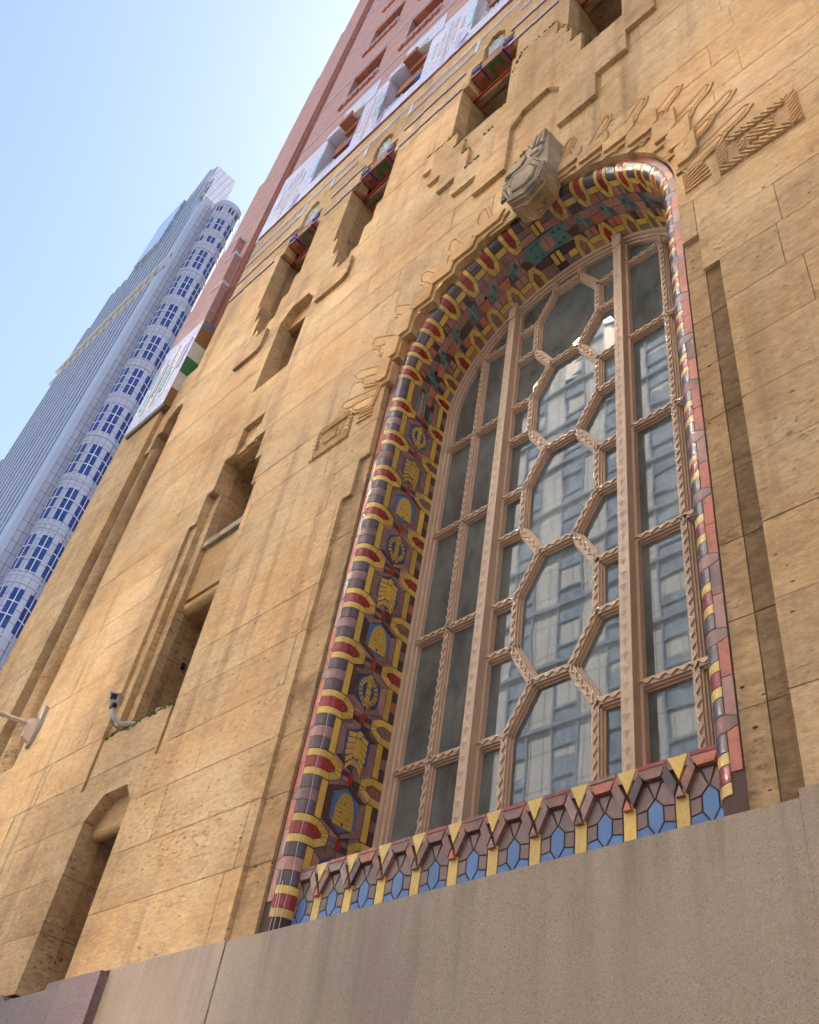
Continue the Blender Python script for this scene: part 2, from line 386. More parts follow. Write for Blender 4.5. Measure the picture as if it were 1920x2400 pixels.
# ---- inner walls of the deep recesses
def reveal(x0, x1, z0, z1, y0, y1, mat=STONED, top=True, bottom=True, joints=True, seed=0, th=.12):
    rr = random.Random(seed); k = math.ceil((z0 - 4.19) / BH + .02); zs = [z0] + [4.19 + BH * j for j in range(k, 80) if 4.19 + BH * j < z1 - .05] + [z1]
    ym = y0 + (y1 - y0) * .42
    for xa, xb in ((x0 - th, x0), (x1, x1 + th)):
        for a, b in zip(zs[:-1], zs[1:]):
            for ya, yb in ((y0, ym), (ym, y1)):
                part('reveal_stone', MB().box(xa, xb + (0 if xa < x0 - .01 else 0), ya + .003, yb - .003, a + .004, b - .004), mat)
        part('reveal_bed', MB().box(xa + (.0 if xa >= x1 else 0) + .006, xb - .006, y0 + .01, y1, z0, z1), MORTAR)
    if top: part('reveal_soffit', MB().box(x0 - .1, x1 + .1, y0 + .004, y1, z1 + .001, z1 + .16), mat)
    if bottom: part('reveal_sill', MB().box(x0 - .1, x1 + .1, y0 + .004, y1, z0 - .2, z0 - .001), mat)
def backpane(x0, x1, z0, z1, y): part('dark_window', MB().box(x0, x1, y, y + .03, z0, z1), DARKG)

# slot A (low niche with a chamfered head)
reveal(-11.03, -9.96, 4.19, 6.17, .302, 1.15, seed=1, top=False, bottom=False)
part('reveal_soffit', MB().box(-11.15, -9.84, .304, 1.15, 6.05, 6.6), STONED)
part('lintel_stone', MB().prism([(-11.02, 6.06), (-9.97, 6.06), (-9.97, 6.19), (-10.2, 6.45), (-10.74, 6.45), (-11.02, 6.19)], .16, .299), STONES)
mb = MB(); k = 7
prof_ = [(.30, 6.0)] + [(.16 + .06 - .06 * math.cos(a), 6.06 - .06 * math.sin(a)) for a in [i * PI / 2 / k for i in range(k + 1)]]
part('lintel_roll', MB().tube([(-11.02, .235, 6.07), (-9.97, .235, 6.07)], .075, 14), STONES)
backpane(-11.1, -9.9, 4.1, 6.2, 1.13)
# slot B (tall stepped recess with a spandrel)
for xa, xb in ((-11.5, -11.31), (-9.83, -9.70)): blocks(xa, xb, 6.68, 11.38, .055, .30, [], STONE, 5, 3, 4)
for xa, xb in ((-11.31, -11.11), (-10.03, -9.83)): blocks(xa, xb, 7.44, 12.05, .15, .30, [], STONE, 6, 3, 4)
reveal(-11.11, -10.03, 7.44, 12.05, .302, 1.15, seed=2, top=False, bottom=False)
part('reveal_soffit', MB().box(-11.3, -9.84, .304, 1.15, 12.76, 12.95), STONED)
reveal(-11.14, -10.0, 12.05, 12.76, .302, 1.15, seed=3, top=False, bottom=False)
part('carved_niche_stone', MB().box(-10.9, -10.27, .10, .29, 12.74, 13.44), STONES)
mb = MB(); wavy = [(-10.86, 12.77)] + [(-10.84 + .5 * t + .012 * math.sin(38 * t), 12.82 + .56 * t + .014 * math.cos(44 * t)) for t in [i / 16 for i in range(17)]] + [(-10.30, 13.36), (-10.30, 12.77)]
part('carved_niche_relief', MB().prism(wavy, .055, .10).prism([(-10.6, 12.77), (-10.55, 13.0), (-10.36, 13.12), (-10.36, 12.77)], .03, .055), STONES)
part('spandrel_stone', MB().box(-11.105, -10.035, .24, .8, 9.83, 10.84), STONES)
part('spandrel_ledge', MB().prism([(-11.105, 10.845), (-10.035, 10.845), (-10.035, 10.98), (-11.105, 10.98)], .17, .8), STONEG)
part('spandrel_roll', MB().tube([(-11.105, .36, 9.70), (-10.035, .36, 9.70)], .125, 16).box(-11.105, -10.035, .36, .8, 9.58, 9.825), STONES)
backpane(-11.2, -9.9, 7.4, 12.8, 1.13)
# slot C (far recess with a round column)
reveal(-15.62, -14.54, 7.9, 15.85, .302, 1.15, seed=4, top=False, bottom=True)
part('reveal_soffit', MB().box(-15.7, -14.4, .304, 1.15, 16.6, 17.2), STONED)
mb = MB(); zs = [7.9 + BH * 1.5 * i for i in range(9)]
for a, b in zip(zs[:-1], zs[1:]):
    part('column_drum', MB().tube([(-15.33, .27, a + .004), (-15.33, .27, min(b, 15.85) - .004)], .265, 24), STONED)
part('column_backing', MB().box(-15.6, -15.12, .3, 1.0, 7.9, 15.86), STONED)
for za, zb in ((13.35, 14.42), (9.25, 10.55)):
    part('spandrel_stone', MB().box(-15.1, -14.545, .30, .9, za, zb), STONES)
    part('spandrel_ledge', MB().box(-15.1, -14.545, .2, .9, zb + .003, zb + .12), STONES)
    part('spandrel_roll', MB().tube([(-15.1, .36, za - .1), (-14.545, .36, za - .1)], .1, 12), STONES)
backpane(-15.6, -14.5, 7.9, 16.8, 1.13)
# niche D
reveal(-11.12, -10.1, 14.6, 16.8, .302, 1.15, seed=5, top=False)
part('reveal_soffit', MB().box(-11.2, -10.0, .304, 1.15, 16.78, 17.3), STONED)
part('lintel_stone', MB().box(-11.1, -10.12, .2, .299, 16.76, 17.2), STONES)
backpane(-11.2, -10.0, 14.5, 16.9, 1.13)
# side strips beside the great window
for xa, xb, zt in ((-7.2, -7.03, 9.48), (-7.03, -6.84, 10.1), (-2.35, -2.155, 10.12), (-2.155, -1.99, 9.48)):
    pass
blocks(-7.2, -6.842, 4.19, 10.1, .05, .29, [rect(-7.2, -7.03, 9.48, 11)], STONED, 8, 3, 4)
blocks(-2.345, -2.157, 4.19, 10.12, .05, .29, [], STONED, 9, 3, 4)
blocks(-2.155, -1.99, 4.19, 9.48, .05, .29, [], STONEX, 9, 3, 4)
# aprons under the upper slots
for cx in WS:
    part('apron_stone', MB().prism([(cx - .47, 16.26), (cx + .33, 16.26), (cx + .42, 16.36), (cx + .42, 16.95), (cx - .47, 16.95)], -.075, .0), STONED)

# ---- granite plinth
part('granite_slab', MB().box(-9.0, -7.135, -.02, .6, 0, 4.188), GRAN)
part('granite_slab', MB().box(-7.075, -2.012, -.045, .6, 0, 4.158), GRAN)
part('granite_slab', MB().box(-2.006, 2.5, -.055, .6, 0, 4.205), GRAN)
part('granite_joint', MB().box(-7.14, -7.07, .02, .5, 0, 4.15), BLACK)
part('brown_granite_slab', MB().box(-9.795, -8.992, -.115, .6, 0, 4.15), GRANB)
part('brown_granite_slab', MB().prism([(-11.06, 0), (-9.80, 0), (-9.80, 4.15), (-10.05, 4.15), (-10.05, 4.075), (-10.95, 4.075), (-11.06, 4.15)], -.115, .6), GRANB)
part('brown_granite_slab', MB().box(-15.7, -11.065, -.115, .6, 0, 4.15), GRANB)
part('niche_sill', MB().box(-11.02, -9.97, -.04, .9, 4.07, 4.12), METALW)

# ---- left corner pier, its white band and brick turrets
blocks(-17.55, -15.62, 4.15, 17.70, -.10, 1.2, [], STONE, 12, 2.5, 3)
part('pier_core', MB().box(-17.50, -15.66, -.06, 6, 0, 17.3).box(-17.1, -15.47, -.15, 6, 17.3, 20.7), MORTAR)

# ------------------------------------------------------------------ the great window: glazed tile surround
# the window is drawn first at the wall plane (axis x = -4.515, springing z = 11.25, tile face y = 0) and then scaled up about the camera position, which sets it deeper
def PL(x, y, z): return (1.0178 * x, 1.0178 * y + .08, 1.0178 * z - .0285)
class WB(MB):
    def add(s, pts, faces, smooth=False): MB.add(s, [PL(*p) for p in pts], faces, smooth)
WC, RX, WZ = -4.515, 1.978, 11.25
YJ, YF = .13, .85
def V(y): return .284 + (y - .13)
VEND = V(.862)
NT = 400; _th = [0.0]; 
for i in range(NT):
    a = PI * (i + .5) / NT; _th.append(_th[-1] + math.hypot(RX * math.sin(a), 1.95 * math.cos(a)) * PI / NT)
LARC = _th[-1]; LH = LARC / 2
def theta(u):
    u = max(0, min(LARC, u)); lo, hi = 0, NT
    while hi - lo > 1:
        m = (lo + hi) // 2
        if _th[m] <= u: lo = m
        else: hi = m
    return PI * (lo + (u - _th[lo]) / (_th[hi] - _th[lo])) / NT
def surf(s, v, h=0, mir=False):
    if v < .08: o, y, no, ny = .21 - v, 0, 0, -1
    elif v < .284:
        a = (v - .08) / .13; o = .13 * (1 - math.sin(a)); y = .13 * (1 - math.cos(a)); no, ny = -math.sin(a), -math.cos(a)
    else: o, y, no, ny = 0, .13 + (v - .284), -1, 0
    o += h * no; y += h * ny
    rz = 1.77 + .26 * max(0, min(1, (.85 - y) / .72))
    if s <= WZ: x, z = WC - (RX + o), s
    else:
        t = theta(s - WZ); x, z = WC - (RX + o) * math.cos(t), WZ + (rz + o) * math.sin(t)
    if mir: x = 2 * WC - x
    return PL(x, y, z)
VL = [.08, .114, .148, .182, .216, .25, .284]
def tile_mesh(mb, poly, h=0.0, depth=.012, mir=False, g=.0028, lift=0.0):
    poly = inset(poly, g)
    if len(poly) < 3 or area(poly) < 1e-6: return
    strips = [poly]
    vmin, vmax = min(p[1] for p in poly), max(p[1] for p in poly); smin, smax = min(p[0] for p in poly), max(p[0] for p in poly)
    for vl in VL:
        if vmin < vl - .004 and vmax > vl + .004:
            strips = [q for p in strips for q in (cut_half(p, 0, 1, vl), cut_half(p, 0, -1, -vl)) if len(q) > 2 and area(q) > 1e-7]
    if smax > WZ:
        sl = WZ
        while sl < smax:
            if smin < sl - .004 < smax - .008:
                strips = [q for p in strips for q in (cut_half(p, 1, 0, sl), cut_half(p, -1, 0, -sl)) if len(q) > 2 and area(q) > 1e-7]
            sl += .07
    idx, pts, faces, edges = {}, [], [], {}
    def vid(p):
        k = (round(p[0], 5), round(p[1], 5))
        if k not in idx: idx[k] = len(pts); pts.append(p)
        return idx[k]
    for q in strips:
        ids = []
        for p in q:
            i = vid(p)
            if not ids or ids[-1] != i: ids.append(i)
        if len(ids) > 1 and ids[0] == ids[-1]: ids.pop()
        if len(ids) < 3: continue
        faces.append(tuple(ids))
        for a, b in zip(ids, ids[1:] + ids[:1]): edges[(a, b)] = 1
    top = [surf(p[0], p[1], h + lift, mir) for p in pts]
    ft = faces if mir else [f[::-1] for f in faces]
    MB.add(mb, top, ft, True)
    bnd = [(a, b) for (a, b) in edges if (b, a) not in edges]
    low = [surf(p[0], p[1], h - depth, mir) for p in pts]; n = len(pts)
    sf = [(a, b, b + n, a + n) if not mir else (b, a, a + n, b + n) for a, b in bnd]
    MB.add(mb, top + low, [f[::-1] for f in sf] if not mir else [f[::-1] for f in sf])
SUR = 'window_surround'
sur = part(SUR, MB().box(-6.86, -6.845, .30, .31, 4.2, 4.3), GROUT)        # the grout bed carries the tiles
def bed():
    mb = MB(); vs = [-.045, 0, .04] + VL + [.45, .62, .8, VEND]
    ss = [4.0 + .3 * i for i in range(25)]; ss = [s for s in ss if s < WZ] + [WZ + LARC * i / 96 for i in range(97)]
    for mir in (False, True):
        sr = [s for s in ss if s <= WZ + LH + .04]
        P_ = [[surf(s, v, -.0075, mir) for v in vs] for s in sr]
        fl = [p for r in P_ for p in r]; k = len(vs)
        MB.add(mb, fl, [(i * k + j, i * k + j + 1, (i + 1) * k + j + 1, (i + 1) * k + j) if not mir else (i * k + j, (i + 1) * k + j, (i + 1) * k + j + 1, i * k + j + 1) for i in range(len(sr) - 1) for j in range(k - 1)])
    me = bpy.data.meshes.new('grout'); me.from_pydata(mb.v, [], mb.f); me.materials.append(GROUT); sur.data = me
bed()
STUFF = {}
def tile(name, col, poly, mir=False, stuff=None, **kw):
    if stuff:
        mb = STUFF.setdefault((stuff, col), MB()); tile_mesh(mb, poly, mir=mir, **kw); return
    mb = MB(); kw.setdefault('lift', R.uniform(-.0012, .0018)); tile_mesh(mb, poly, mir=mir, **kw)
    if mb.f: part(name, mb, GL[col], sur)
def col_of(p): return R.choice(p)
C0, PER = 5.08, .6435
mauves = ['mauve', 'mauve', 'mauve', 'pink', 'brown']
def hexa(e, dz1, dz2, ya, yb):
    ym = (ya + yb) / 2
    return [(e - dz1, V(ya)), (e + dz1, V(ya)), (e + dz2, V(ym)), (e + dz1, V(yb)), (e - dz1, V(yb)), (e - dz2, V(ym))]
def capset(c, k, mir, st, side):
    """yellow hexagon outline round a red tile; side 0 rises out of the roll, side 1 runs into the window frame"""
    f = (lambda y: V(y)) if side == 0 else (lambda y: V(.91 - y))
    nm = 'jamb_tile'
    e = .08 if side == 0 else V(.853)
    y0 = (lambda p: p)
    def T(col, pts, name=nm): tile(name if side == 0 else nm, col, pts, mir, st)
    A, B, D = .135 * k, .056 * k, .06 * k
    red = 'red' if side == 0 else R.choice(['red', 'red', 'worn', 'mauve'])
    if side == 0:
        T(red, [(c - B, e), (c + B, e), (c + D, f(.18)), (c + .02 * k, f(.255)), (c - .02 * k, f(.255)), (c - D, f(.18))], 'roll_tile')
        for sg in (1, -1):
            T('yellow', [(c + sg * B, e), (c + sg * A, e), (c + sg * .13 * k, f(.205)), (c + sg * D, f(.18))], 'roll_tile')
    else:
        T(red, [(c - B, e), (c + B, e), (c + D, f(.18)), (c + .02 * k, f(.255)), (c - .02 * k, f(.255)), (c - D, f(.18))])
        for sg in (1, -1):
            T('yellow', [(c + sg * B, e), (c + sg * A, e), (c + sg * .13 * k, f(.205)), (c + sg * D, f(.18))])
    for sg in (1, -1):
        T('yellow', [(c + sg * D, f(.18)), (c + sg * .13 * k, f(.205)), (c + sg * .058 * k, f(.33)), (c + sg * .02 * k, f(.255))])
        T('yellow', [(c + sg * .02 * k, f(.255)), (c + sg * .058 * k, f(.33)), (c, f(.33)), (c, f(.255))])
def emblem(kind, e, mir, st):
    hexin = hexa(e, .122, .214, .301, .606)
    tile('jamb_tile', 'deep' if kind else 'blue', hexin, mir, st)
    if st: return
    em = MB(); ln = .0075
    def P(pts, h=.006, g=.0016): tile_mesh(em, [(e + a, V(y)) for a, y in pts], h=h, depth=.006, mir=mir, g=g)
    if kind == 0:                                     # beehive: eight coils and a door
        n = 8
        wd = lambda t: .118 * math.sqrt(max(0, 1 - (max(0, t - .12) / .90) ** 2.2)) + .008
        for i in range(n):
            a, b = i / n, (i + 1) / n; za, zb = -.16 + .33 * a, -.16 + .33 * b
            P([(za, .455 - wd(a) * .95), (za, .455 + wd(a) * .95), (zb, .455 + wd(b) * .95), (zb, .455 - wd(b) * .95)])
        dm = MB()
        for (a, y, r) in ((-.135, .45, .015), (-.03, .41, .008), (.06, .44, .008), (-.06, .505, .008)):
            tile_mesh(dm, [(e + a + r * math.cos(t), V(y + r * math.sin(t))) for t in [i * PI / 3 for i in range(6)]], h=.0085, depth=.003, mir=mir, g=0)
        part('beehive_door', dm, BLACK, sur)
        part('beehive_relief', em, GL['gold'], sur)
    elif kind == 1:                                   # eagle: two feathered wings, body, head, tail
        for sg, ext in ((-1, 1.0), (1, .92)):
            for i in range(6):
                a = .15 - .055 * i
                P([(a, .455 + sg * .035), (a - .05, .455 + sg * .035), (a - .075 - .012 * i, .455 + sg * (.125 - .012 * max(0, i - 3)) * ext), (a - .02 - .012 * i, .455 + sg * (.135 - .016 * max(0, i - 3)) * ext)])
        P([(.10, .425), (.10, .485), (-.08, .50), (-.12, .455), (-.08, .41)], .009)
        P([(.10, .43), (.16, .42), (.19, .455), (.175, .49), (.12, .485)], .010); P([(.165, .485), (.18, .49), (.15, .525)], .009)
        for i in range(3): P([(-.125, .425 + .02 * i), (-.125, .444 + .02 * i), (-.195, .452 + .026 * (i - .5)), (-.19, .42 + .026 * i)])
        part('eagle_relief', em, GL['gold'], sur)
    else:                                             # winged staff inside a ring of rays
        for i in range(3): P([(-.13 + .085 * i, .425), (-.13 + .085 * i, .485), (-.05 + .085 * i, .485), (-.05 + .085 * i, .425)], .009)
        P([(.125, .44), (.125, .47), (.18, .49), (.195, .455), (.18, .42)], .009)
        for i in range(18):
            t = 2 * PI * (i + .5) / 18; t2 = .13
            rr = lambda r, a: (math.sin(a) * r * 1.22, .455 + math.cos(a) * r * .94)
            P([rr(.085, t - t2), rr(.085, t + t2), rr(.138, t + t2), rr(.138, t - t2)])
        P([(-.14, .40), (-.14, .445), (-.20, .44), (-.17, .40)]); P([(-.14, .465), (-.14, .51), (-.17, .51), (-.20, .47)])
        part('staff_relief', em, GL['gold'], sur)
def field(c0, c1, mir, st, nm):
    # plain tiles between the outlines: four to a bay, bedded a little lower
    m_ = (c0 + c1) / 2
    for a, b in ((c0, m_), (m_, c1)):
        for ya, yb in ((.216, .34), (.34, .455), (.455, .57), (.57, .694)):
            tile(nm, R.choice(['mauve', 'mauve', 'brown', 'pink', 'sill']), [(a, V(ya)), (b, V(ya)), (b, V(yb)), (a, V(yb))], mir, st, lift=-.0052)
def cell(k, mir, full):
    c = C0 + PER * k; e = c + PER / 2; st = None if full else 'far_jamb_tiling'
    # border and roll (always separate tiles: both sides show)
    for a, b, cc in ((c, e - .03, 'orange'), (e + .03, c + PER, 'orange')):
        lo = e - .06 if b < e else e + .06
        p = [(c, 0), (e - .03, 0), (e - .06, .08), (c, .08)] if b < e else [(e + .03, 0), (c + PER, 0), (c + PER, .08), (e + .06, .08)]
        tile('border_tile', R.choice(['orange', 'orange', 'orange', 'pink', 'worn']), p, mir)
    vj = V(.133)
    tile('roll_tile', R.choice(['mauve', 'mauve', 'mauve', 'worn', 'pink']), [(e - .06, vj), (e - .06, .08), (e - .03, 0), (e + .03, 0), (e + .06, .08), (e + .06, vj)], mir)
    tile('roll_tile', 'dark', [(e + .06, .08), (c + PER - .135, .08), (c + PER - .135, vj), (e + .06, vj)], mir)
    tile('roll_tile', 'dark', [(c + .135, .08), (e - .06, .08), (e - .06, vj), (c + .135, vj)], mir)
    capset(c, 1, mir, st, 0); capset(c, 1, mir, st, 1)
    T = lambda col, p: tile('jamb_tile', col, p, mir, st)
    T('yellow', [(c + .138, vj), (c + PER - .138, vj), (c + PER - .138, V(.212)), (c + .138, V(.212))])
    T(R.choice(['yellow', 'yellow', 'gold']), [(c + .138, V(.698)), (c + PER - .138, V(.698)), (c + PER - .138, V(.775)), (c + .138, V(.775))])
    for a, b, q in ((c + .138, e - .06, 'brown'), (e - .06, e + .06, R.choice(['worn', 'orange', 'mauve'])), (e + .06, c + PER - .138, 'brown')):
        T(q, [(a, V(.777)), (b, V(.777)), (b, V(.853)), (a, V(.853))])
    field(c - PER / 2, c + PER / 2, mir, st or 'jamb_field_tiling', 'jamb_tile')
    T('scarlet', [(c - .055, V(.43)), (c + .055, V(.43)), (c + .055, V(.482)), (c - .055, V(.482))])
    for ya, yb in ((.336, .428), (.484, .574)):
        T(R.choice(['brown', 'mauve', 'brown']), [(c - .05, V(ya)), (c, V(ya)), (c, V(yb)), (c - .06, V(yb))] if ya < .4 else [(c - .06, V(ya)), (c, V(ya)), (c, V(yb)), (c - .05, V(yb))])
        T(R.choice(['brown', 'mauve', 'worn']), [(c, V(ya)), (c + .05, V(ya)), (c + .06, V(yb)), (c, V(yb))] if ya < .4 else [(c, V(ya)), (c + .06, V(ya)), (c + .05, V(yb)), (c, V(yb))])
    if k < 9:
        fr = R.choice([mauves, ['mauve'], ['mauve', 'brown']])
        inn, out = hexa(e, .128, .223, .295, .612), hexa(e, .166, .262, .216, .694)
        for i in range(6):
            j = (i + 1) % 6
            T(R.choice(fr), [inn[i], inn[j], out[j], out[i]])
        emblem(k % 3, e, mir, st)
        if not st: pass
    else:                                              # last bay under the springing: two teal bars and upright strips
        T('mauve', [(e - .26, V(.23)), (e + .26, V(.23)), (e + .26, V(.30)), (e - .26, V(.30))]); T('teal', [(e - .2, V(.305)), (e + .12, V(.305)), (e + .12, V(.35)), (e - .2, V(.35))])
        T('pink', [(e - .22, V(.355)), (e + .2, V(.355)), (e + .2, V(.415)), (e - .22, V(.415))]); T('teal', [(e - .24, V(.42)), (e + .27, V(.42)), (e + .27, V(.47)), (e - .24, V(.47))])
        T('orange', [(e + .05, V(.475)), (e + .2, V(.475)), (e + .2, V(.555)), (e + .05, V(.555))]); T('brown', [(e - .24, V(.475)), (e + .04, V(.475)), (e + .04, V(.555)), (e - .24, V(.555))])
        T('teal', [(e - .2, V(.56)), (e - .02, V(.56)), (e - .02, V(.61)), (e - .2, V(.61))]); T('pink', [(e - .25, V(.615)), (e + .2, V(.615)), (e + .2, V(.69)), (e - .25, V(.69))])
AR0 = WZ + .27; AP = (LH - .27 - .40) / 6
for mir in (False, True):
    for k in range(-1, 10): 
        cell(k, mir, not mir)
    # springing: long plum tiles before the arch rhythm starts
    a, b = C0 + PER * 9 + .135, AR0 - .115
    ce = C0 + PER * 10
    m_ = (a + b) / 2
    # arch
    for j in range(7):
        c = AR0 + AP * j; k_ = .86
        capset(c, k_, mir, None, 0); capset(c, k_, mir, None, 1)
        nx = c + AP - .115 if j < 6 else WZ + LH - .16
        a0 = c + .118
        vj = V(.133)
        tile('roll_tile', 'dark' , [(a0, .08), (nx, .08), (nx, vj), (a0, vj)], mir)
        tile('border_tile', R.choice(['pink', 'mauve', 'orange']), [(c - AP / 2, 0), (c + AP / 2, 0), (c + AP / 2, .078), (c - AP / 2, .078)], mir)
        T = lambda col, p: tile('soffit_tile', col, p, mir)
        T('yellow', [(a0, vj), (nx, vj), (nx, V(.212)), (a0, V(.212))]); T('yellow', [(a0, V(.698)), (nx, V(.698)), (nx, V(.775)), (a0, V(.775))])
        T(R.choice(['pink', 'mauve', 'grey']), [(a0, V(.777)), (nx, V(.777)), (nx, V(.853)), (a0, V(.853))])
        p0, p1 = c - AP / 2, c + AP / 2
        T(R.choice(['mauve', 'pink']), [(c - .05, V(.336)), (c + .05, V(.336)), (p1 - .01, V(.455)), (c, V(.455)), (p0 + .01, V(.455))][::-1] if False else [(c - .06, V(.337)), (c + .06, V(.337)), (c + .10, V(.45)), (c - .10, V(.45))])
        T(R.choice(['brown', 'pink', 'orange']), [(c - .10, V(.46)), (c + .10, V(.46)), (c + .06, V(.573)), (c - .06, V(.573))])
        field(p0, p1, mir, 'soffit_field_tiling', 'soffit_tile')
        if j == 6: continue
        e = c + AP / 2
        for (s0, s1, y0, y1, cc) in ((e - .09, e - .012, .225, .335, 'mauve'), (e + .0, e + .09, .225, .335, 'mauve'), (e - .09, e - .012, .575, .69, 'pink'), (e, e + .09, .575, .69, 'pink')):
            T(R.choice([cc, 'pink', 'brown', 'orange']), [(s0, V(y0)), (s1, V(y0)), (s1, V(y1)), (s0, V(y1))])
        T('teal', [(e - .018, V(.345)), (e + .018, V(.345)), (e + .018, V(.57)), (e - .018, V(.57))])
        T('teal', [(e + .022, V(.39)), (e + .085, V(.36)), (e + .092, V(.45)), (e + .022, V(.50))]); T('teal', [(e - .022, V(.41)), (e - .085, V(.47)), (e - .092, V(.55)), (e - .022, V(.52))])
        db = MB(); tile_mesh(db, [(e + .034, V(.40)), (e + .072, V(.385)), (e + .076, V(.44)), (e + .034, V(.465))], h=.004, depth=.006, mir=mir); tile_mesh(db, [(e - .034, V(.44)), (e - .072, V(.475)), (e - .076, V(.53)), (e - .034, V(.505))], h=.004, depth=.006, mir=mir)
        part('bird_inlay', db, GL['deep'], sur)
    vj = V(.133)
    tile('roll_tile', 'dark', [(a, .08), (m_, .08), (m_, vj), (a, vj)], mir); tile('roll_tile', 'dark', [(m_, .08), (b, .08), (b, vj), (m_, vj)], mir)
    tile('border_tile', 'pink', [(C0 + PER * 10, 0), (AR0 - AP / 2, 0), (AR0 - AP / 2, .078), (C0 + PER * 10, .078)], mir) if C0 + PER * 10 < AR0 - AP / 2 else None
    tile('soffit_tile', 'yellow', [(a, V(.135)), (b, V(.135)), (b, V(.212)), (a, V(.212))], mir); tile('soffit_tile', 'yellow', [(a, V(.698)), (b, V(.698)), (b, V(.775)), (a, V(.775))], mir)
    tile('soffit_tile', 'mauve', [(b + .0, V(.225)), (AR0 - .13, V(.225)), (AR0 - .13, V(.30)), (b, V(.30))], mir)
    # keystone panel, one half each side
    ap = WZ + LH
    tile('roll_tile', 'pink', [(ap - .158, .08), (ap - .002, .08), (ap - .002, vj), (ap - .158, vj)], mir)
    tile('border_tile', 'pink', [(ap - .36, 0), (ap, 0), (ap, .078), (ap - .36, .078)], mir)
    T = lambda col, p, h=0.0: tile('soffit_tile', col, p, mir, lift=h)
    T('teal', [(ap - .30, V(.33)), (ap, V(.33)), (ap, V(.58)), (ap - .30, V(.58)), (ap - .40, V(.455))]); T('pink', [(ap - .10, V(.40)), (ap, V(.34)), (ap, V(.57)), (ap - .10, V(.51))], .006)
    T('pink', [(ap - .38, V(.225)), (ap - .08, V(.225)), (ap - .08, V(.322)), (ap - .32, V(.322))]); T('brown', [(ap - .38, V(.69)), (ap - .08, V(.69)), (ap - .08, V(.588)), (ap - .32, V(.588))])
    T('yellow', [(ap - .075, V(.15)), (ap - .01, V(.15)), (ap - .01, V(.31)), (ap - .075, V(.31))]); T('yellow', [(ap - .075, V(.60)), (ap - .01, V(.60)), (ap - .01, V(.76)), (ap - .075, V(.76))])
    T('mauve', [(ap - .30, vj), (ap - .08, vj), (ap - .08, V(.218)), (ap - .30, V(.218))]); T('mauve', [(ap - .30, V(.70)), (ap - .08, V(.70)), (ap - .08, V(.85)), (ap - .30, V(.85))])
    db = MB()
    for (s0, y0) in ((-.26, .37), (-.26, .50), (-.17, .36), (-.17, .52)):
        tile_mesh(db, [(ap + s0, V(y0)), (ap + s0 + .05, V(y0)), (ap + s0 + .05, V(y0 + .035)), (ap + s0, V(y0 + .035))], h=.005, depth=.006, mir=mir)
    part('bird_inlay', db, GL['deep'], sur)
for (nm, colr), mb in STUFF.items(): part(nm, mb, GL[colr], sur, 'stuff')
# dried white runs of paint down the near roll, and drain holes
for vv, s0, s1 in ((.205, 4.15, 6.3), (.12, 4.15, 4.75), (.15, 4.15, 4.6)):
    mb = MB(); n = 26
    for i in range(n):
        a = s0 + (s1 - s0) * i / n; b = s0 + (s1 - s0) * (i + 1) / n; wob = lambda q: vv + .006 * math.sin(9 * q + vv * 50)
        tile_mesh(mb, [(a, wob(a) - .0022), (b, wob(b) - .0022), (b, wob(b) + .0022), (a, wob(a) + .0022)], h=.002, depth=.004, g=0)
    part('paint_run', mb, METALW, sur)
for s_, y_, r_ in ((11.85, .46, .028), (13.2, .44, .02)):
    mb = MB(); tile_mesh(mb, [(s_ + r_ * 1.3 * math.cos(t), V(y_ + r_ * math.sin(t))) for t in [i * PI / 5 for i in range(10)]], h=.006, depth=.008, g=0); part('drain_hole', mb, BLACK, sur)

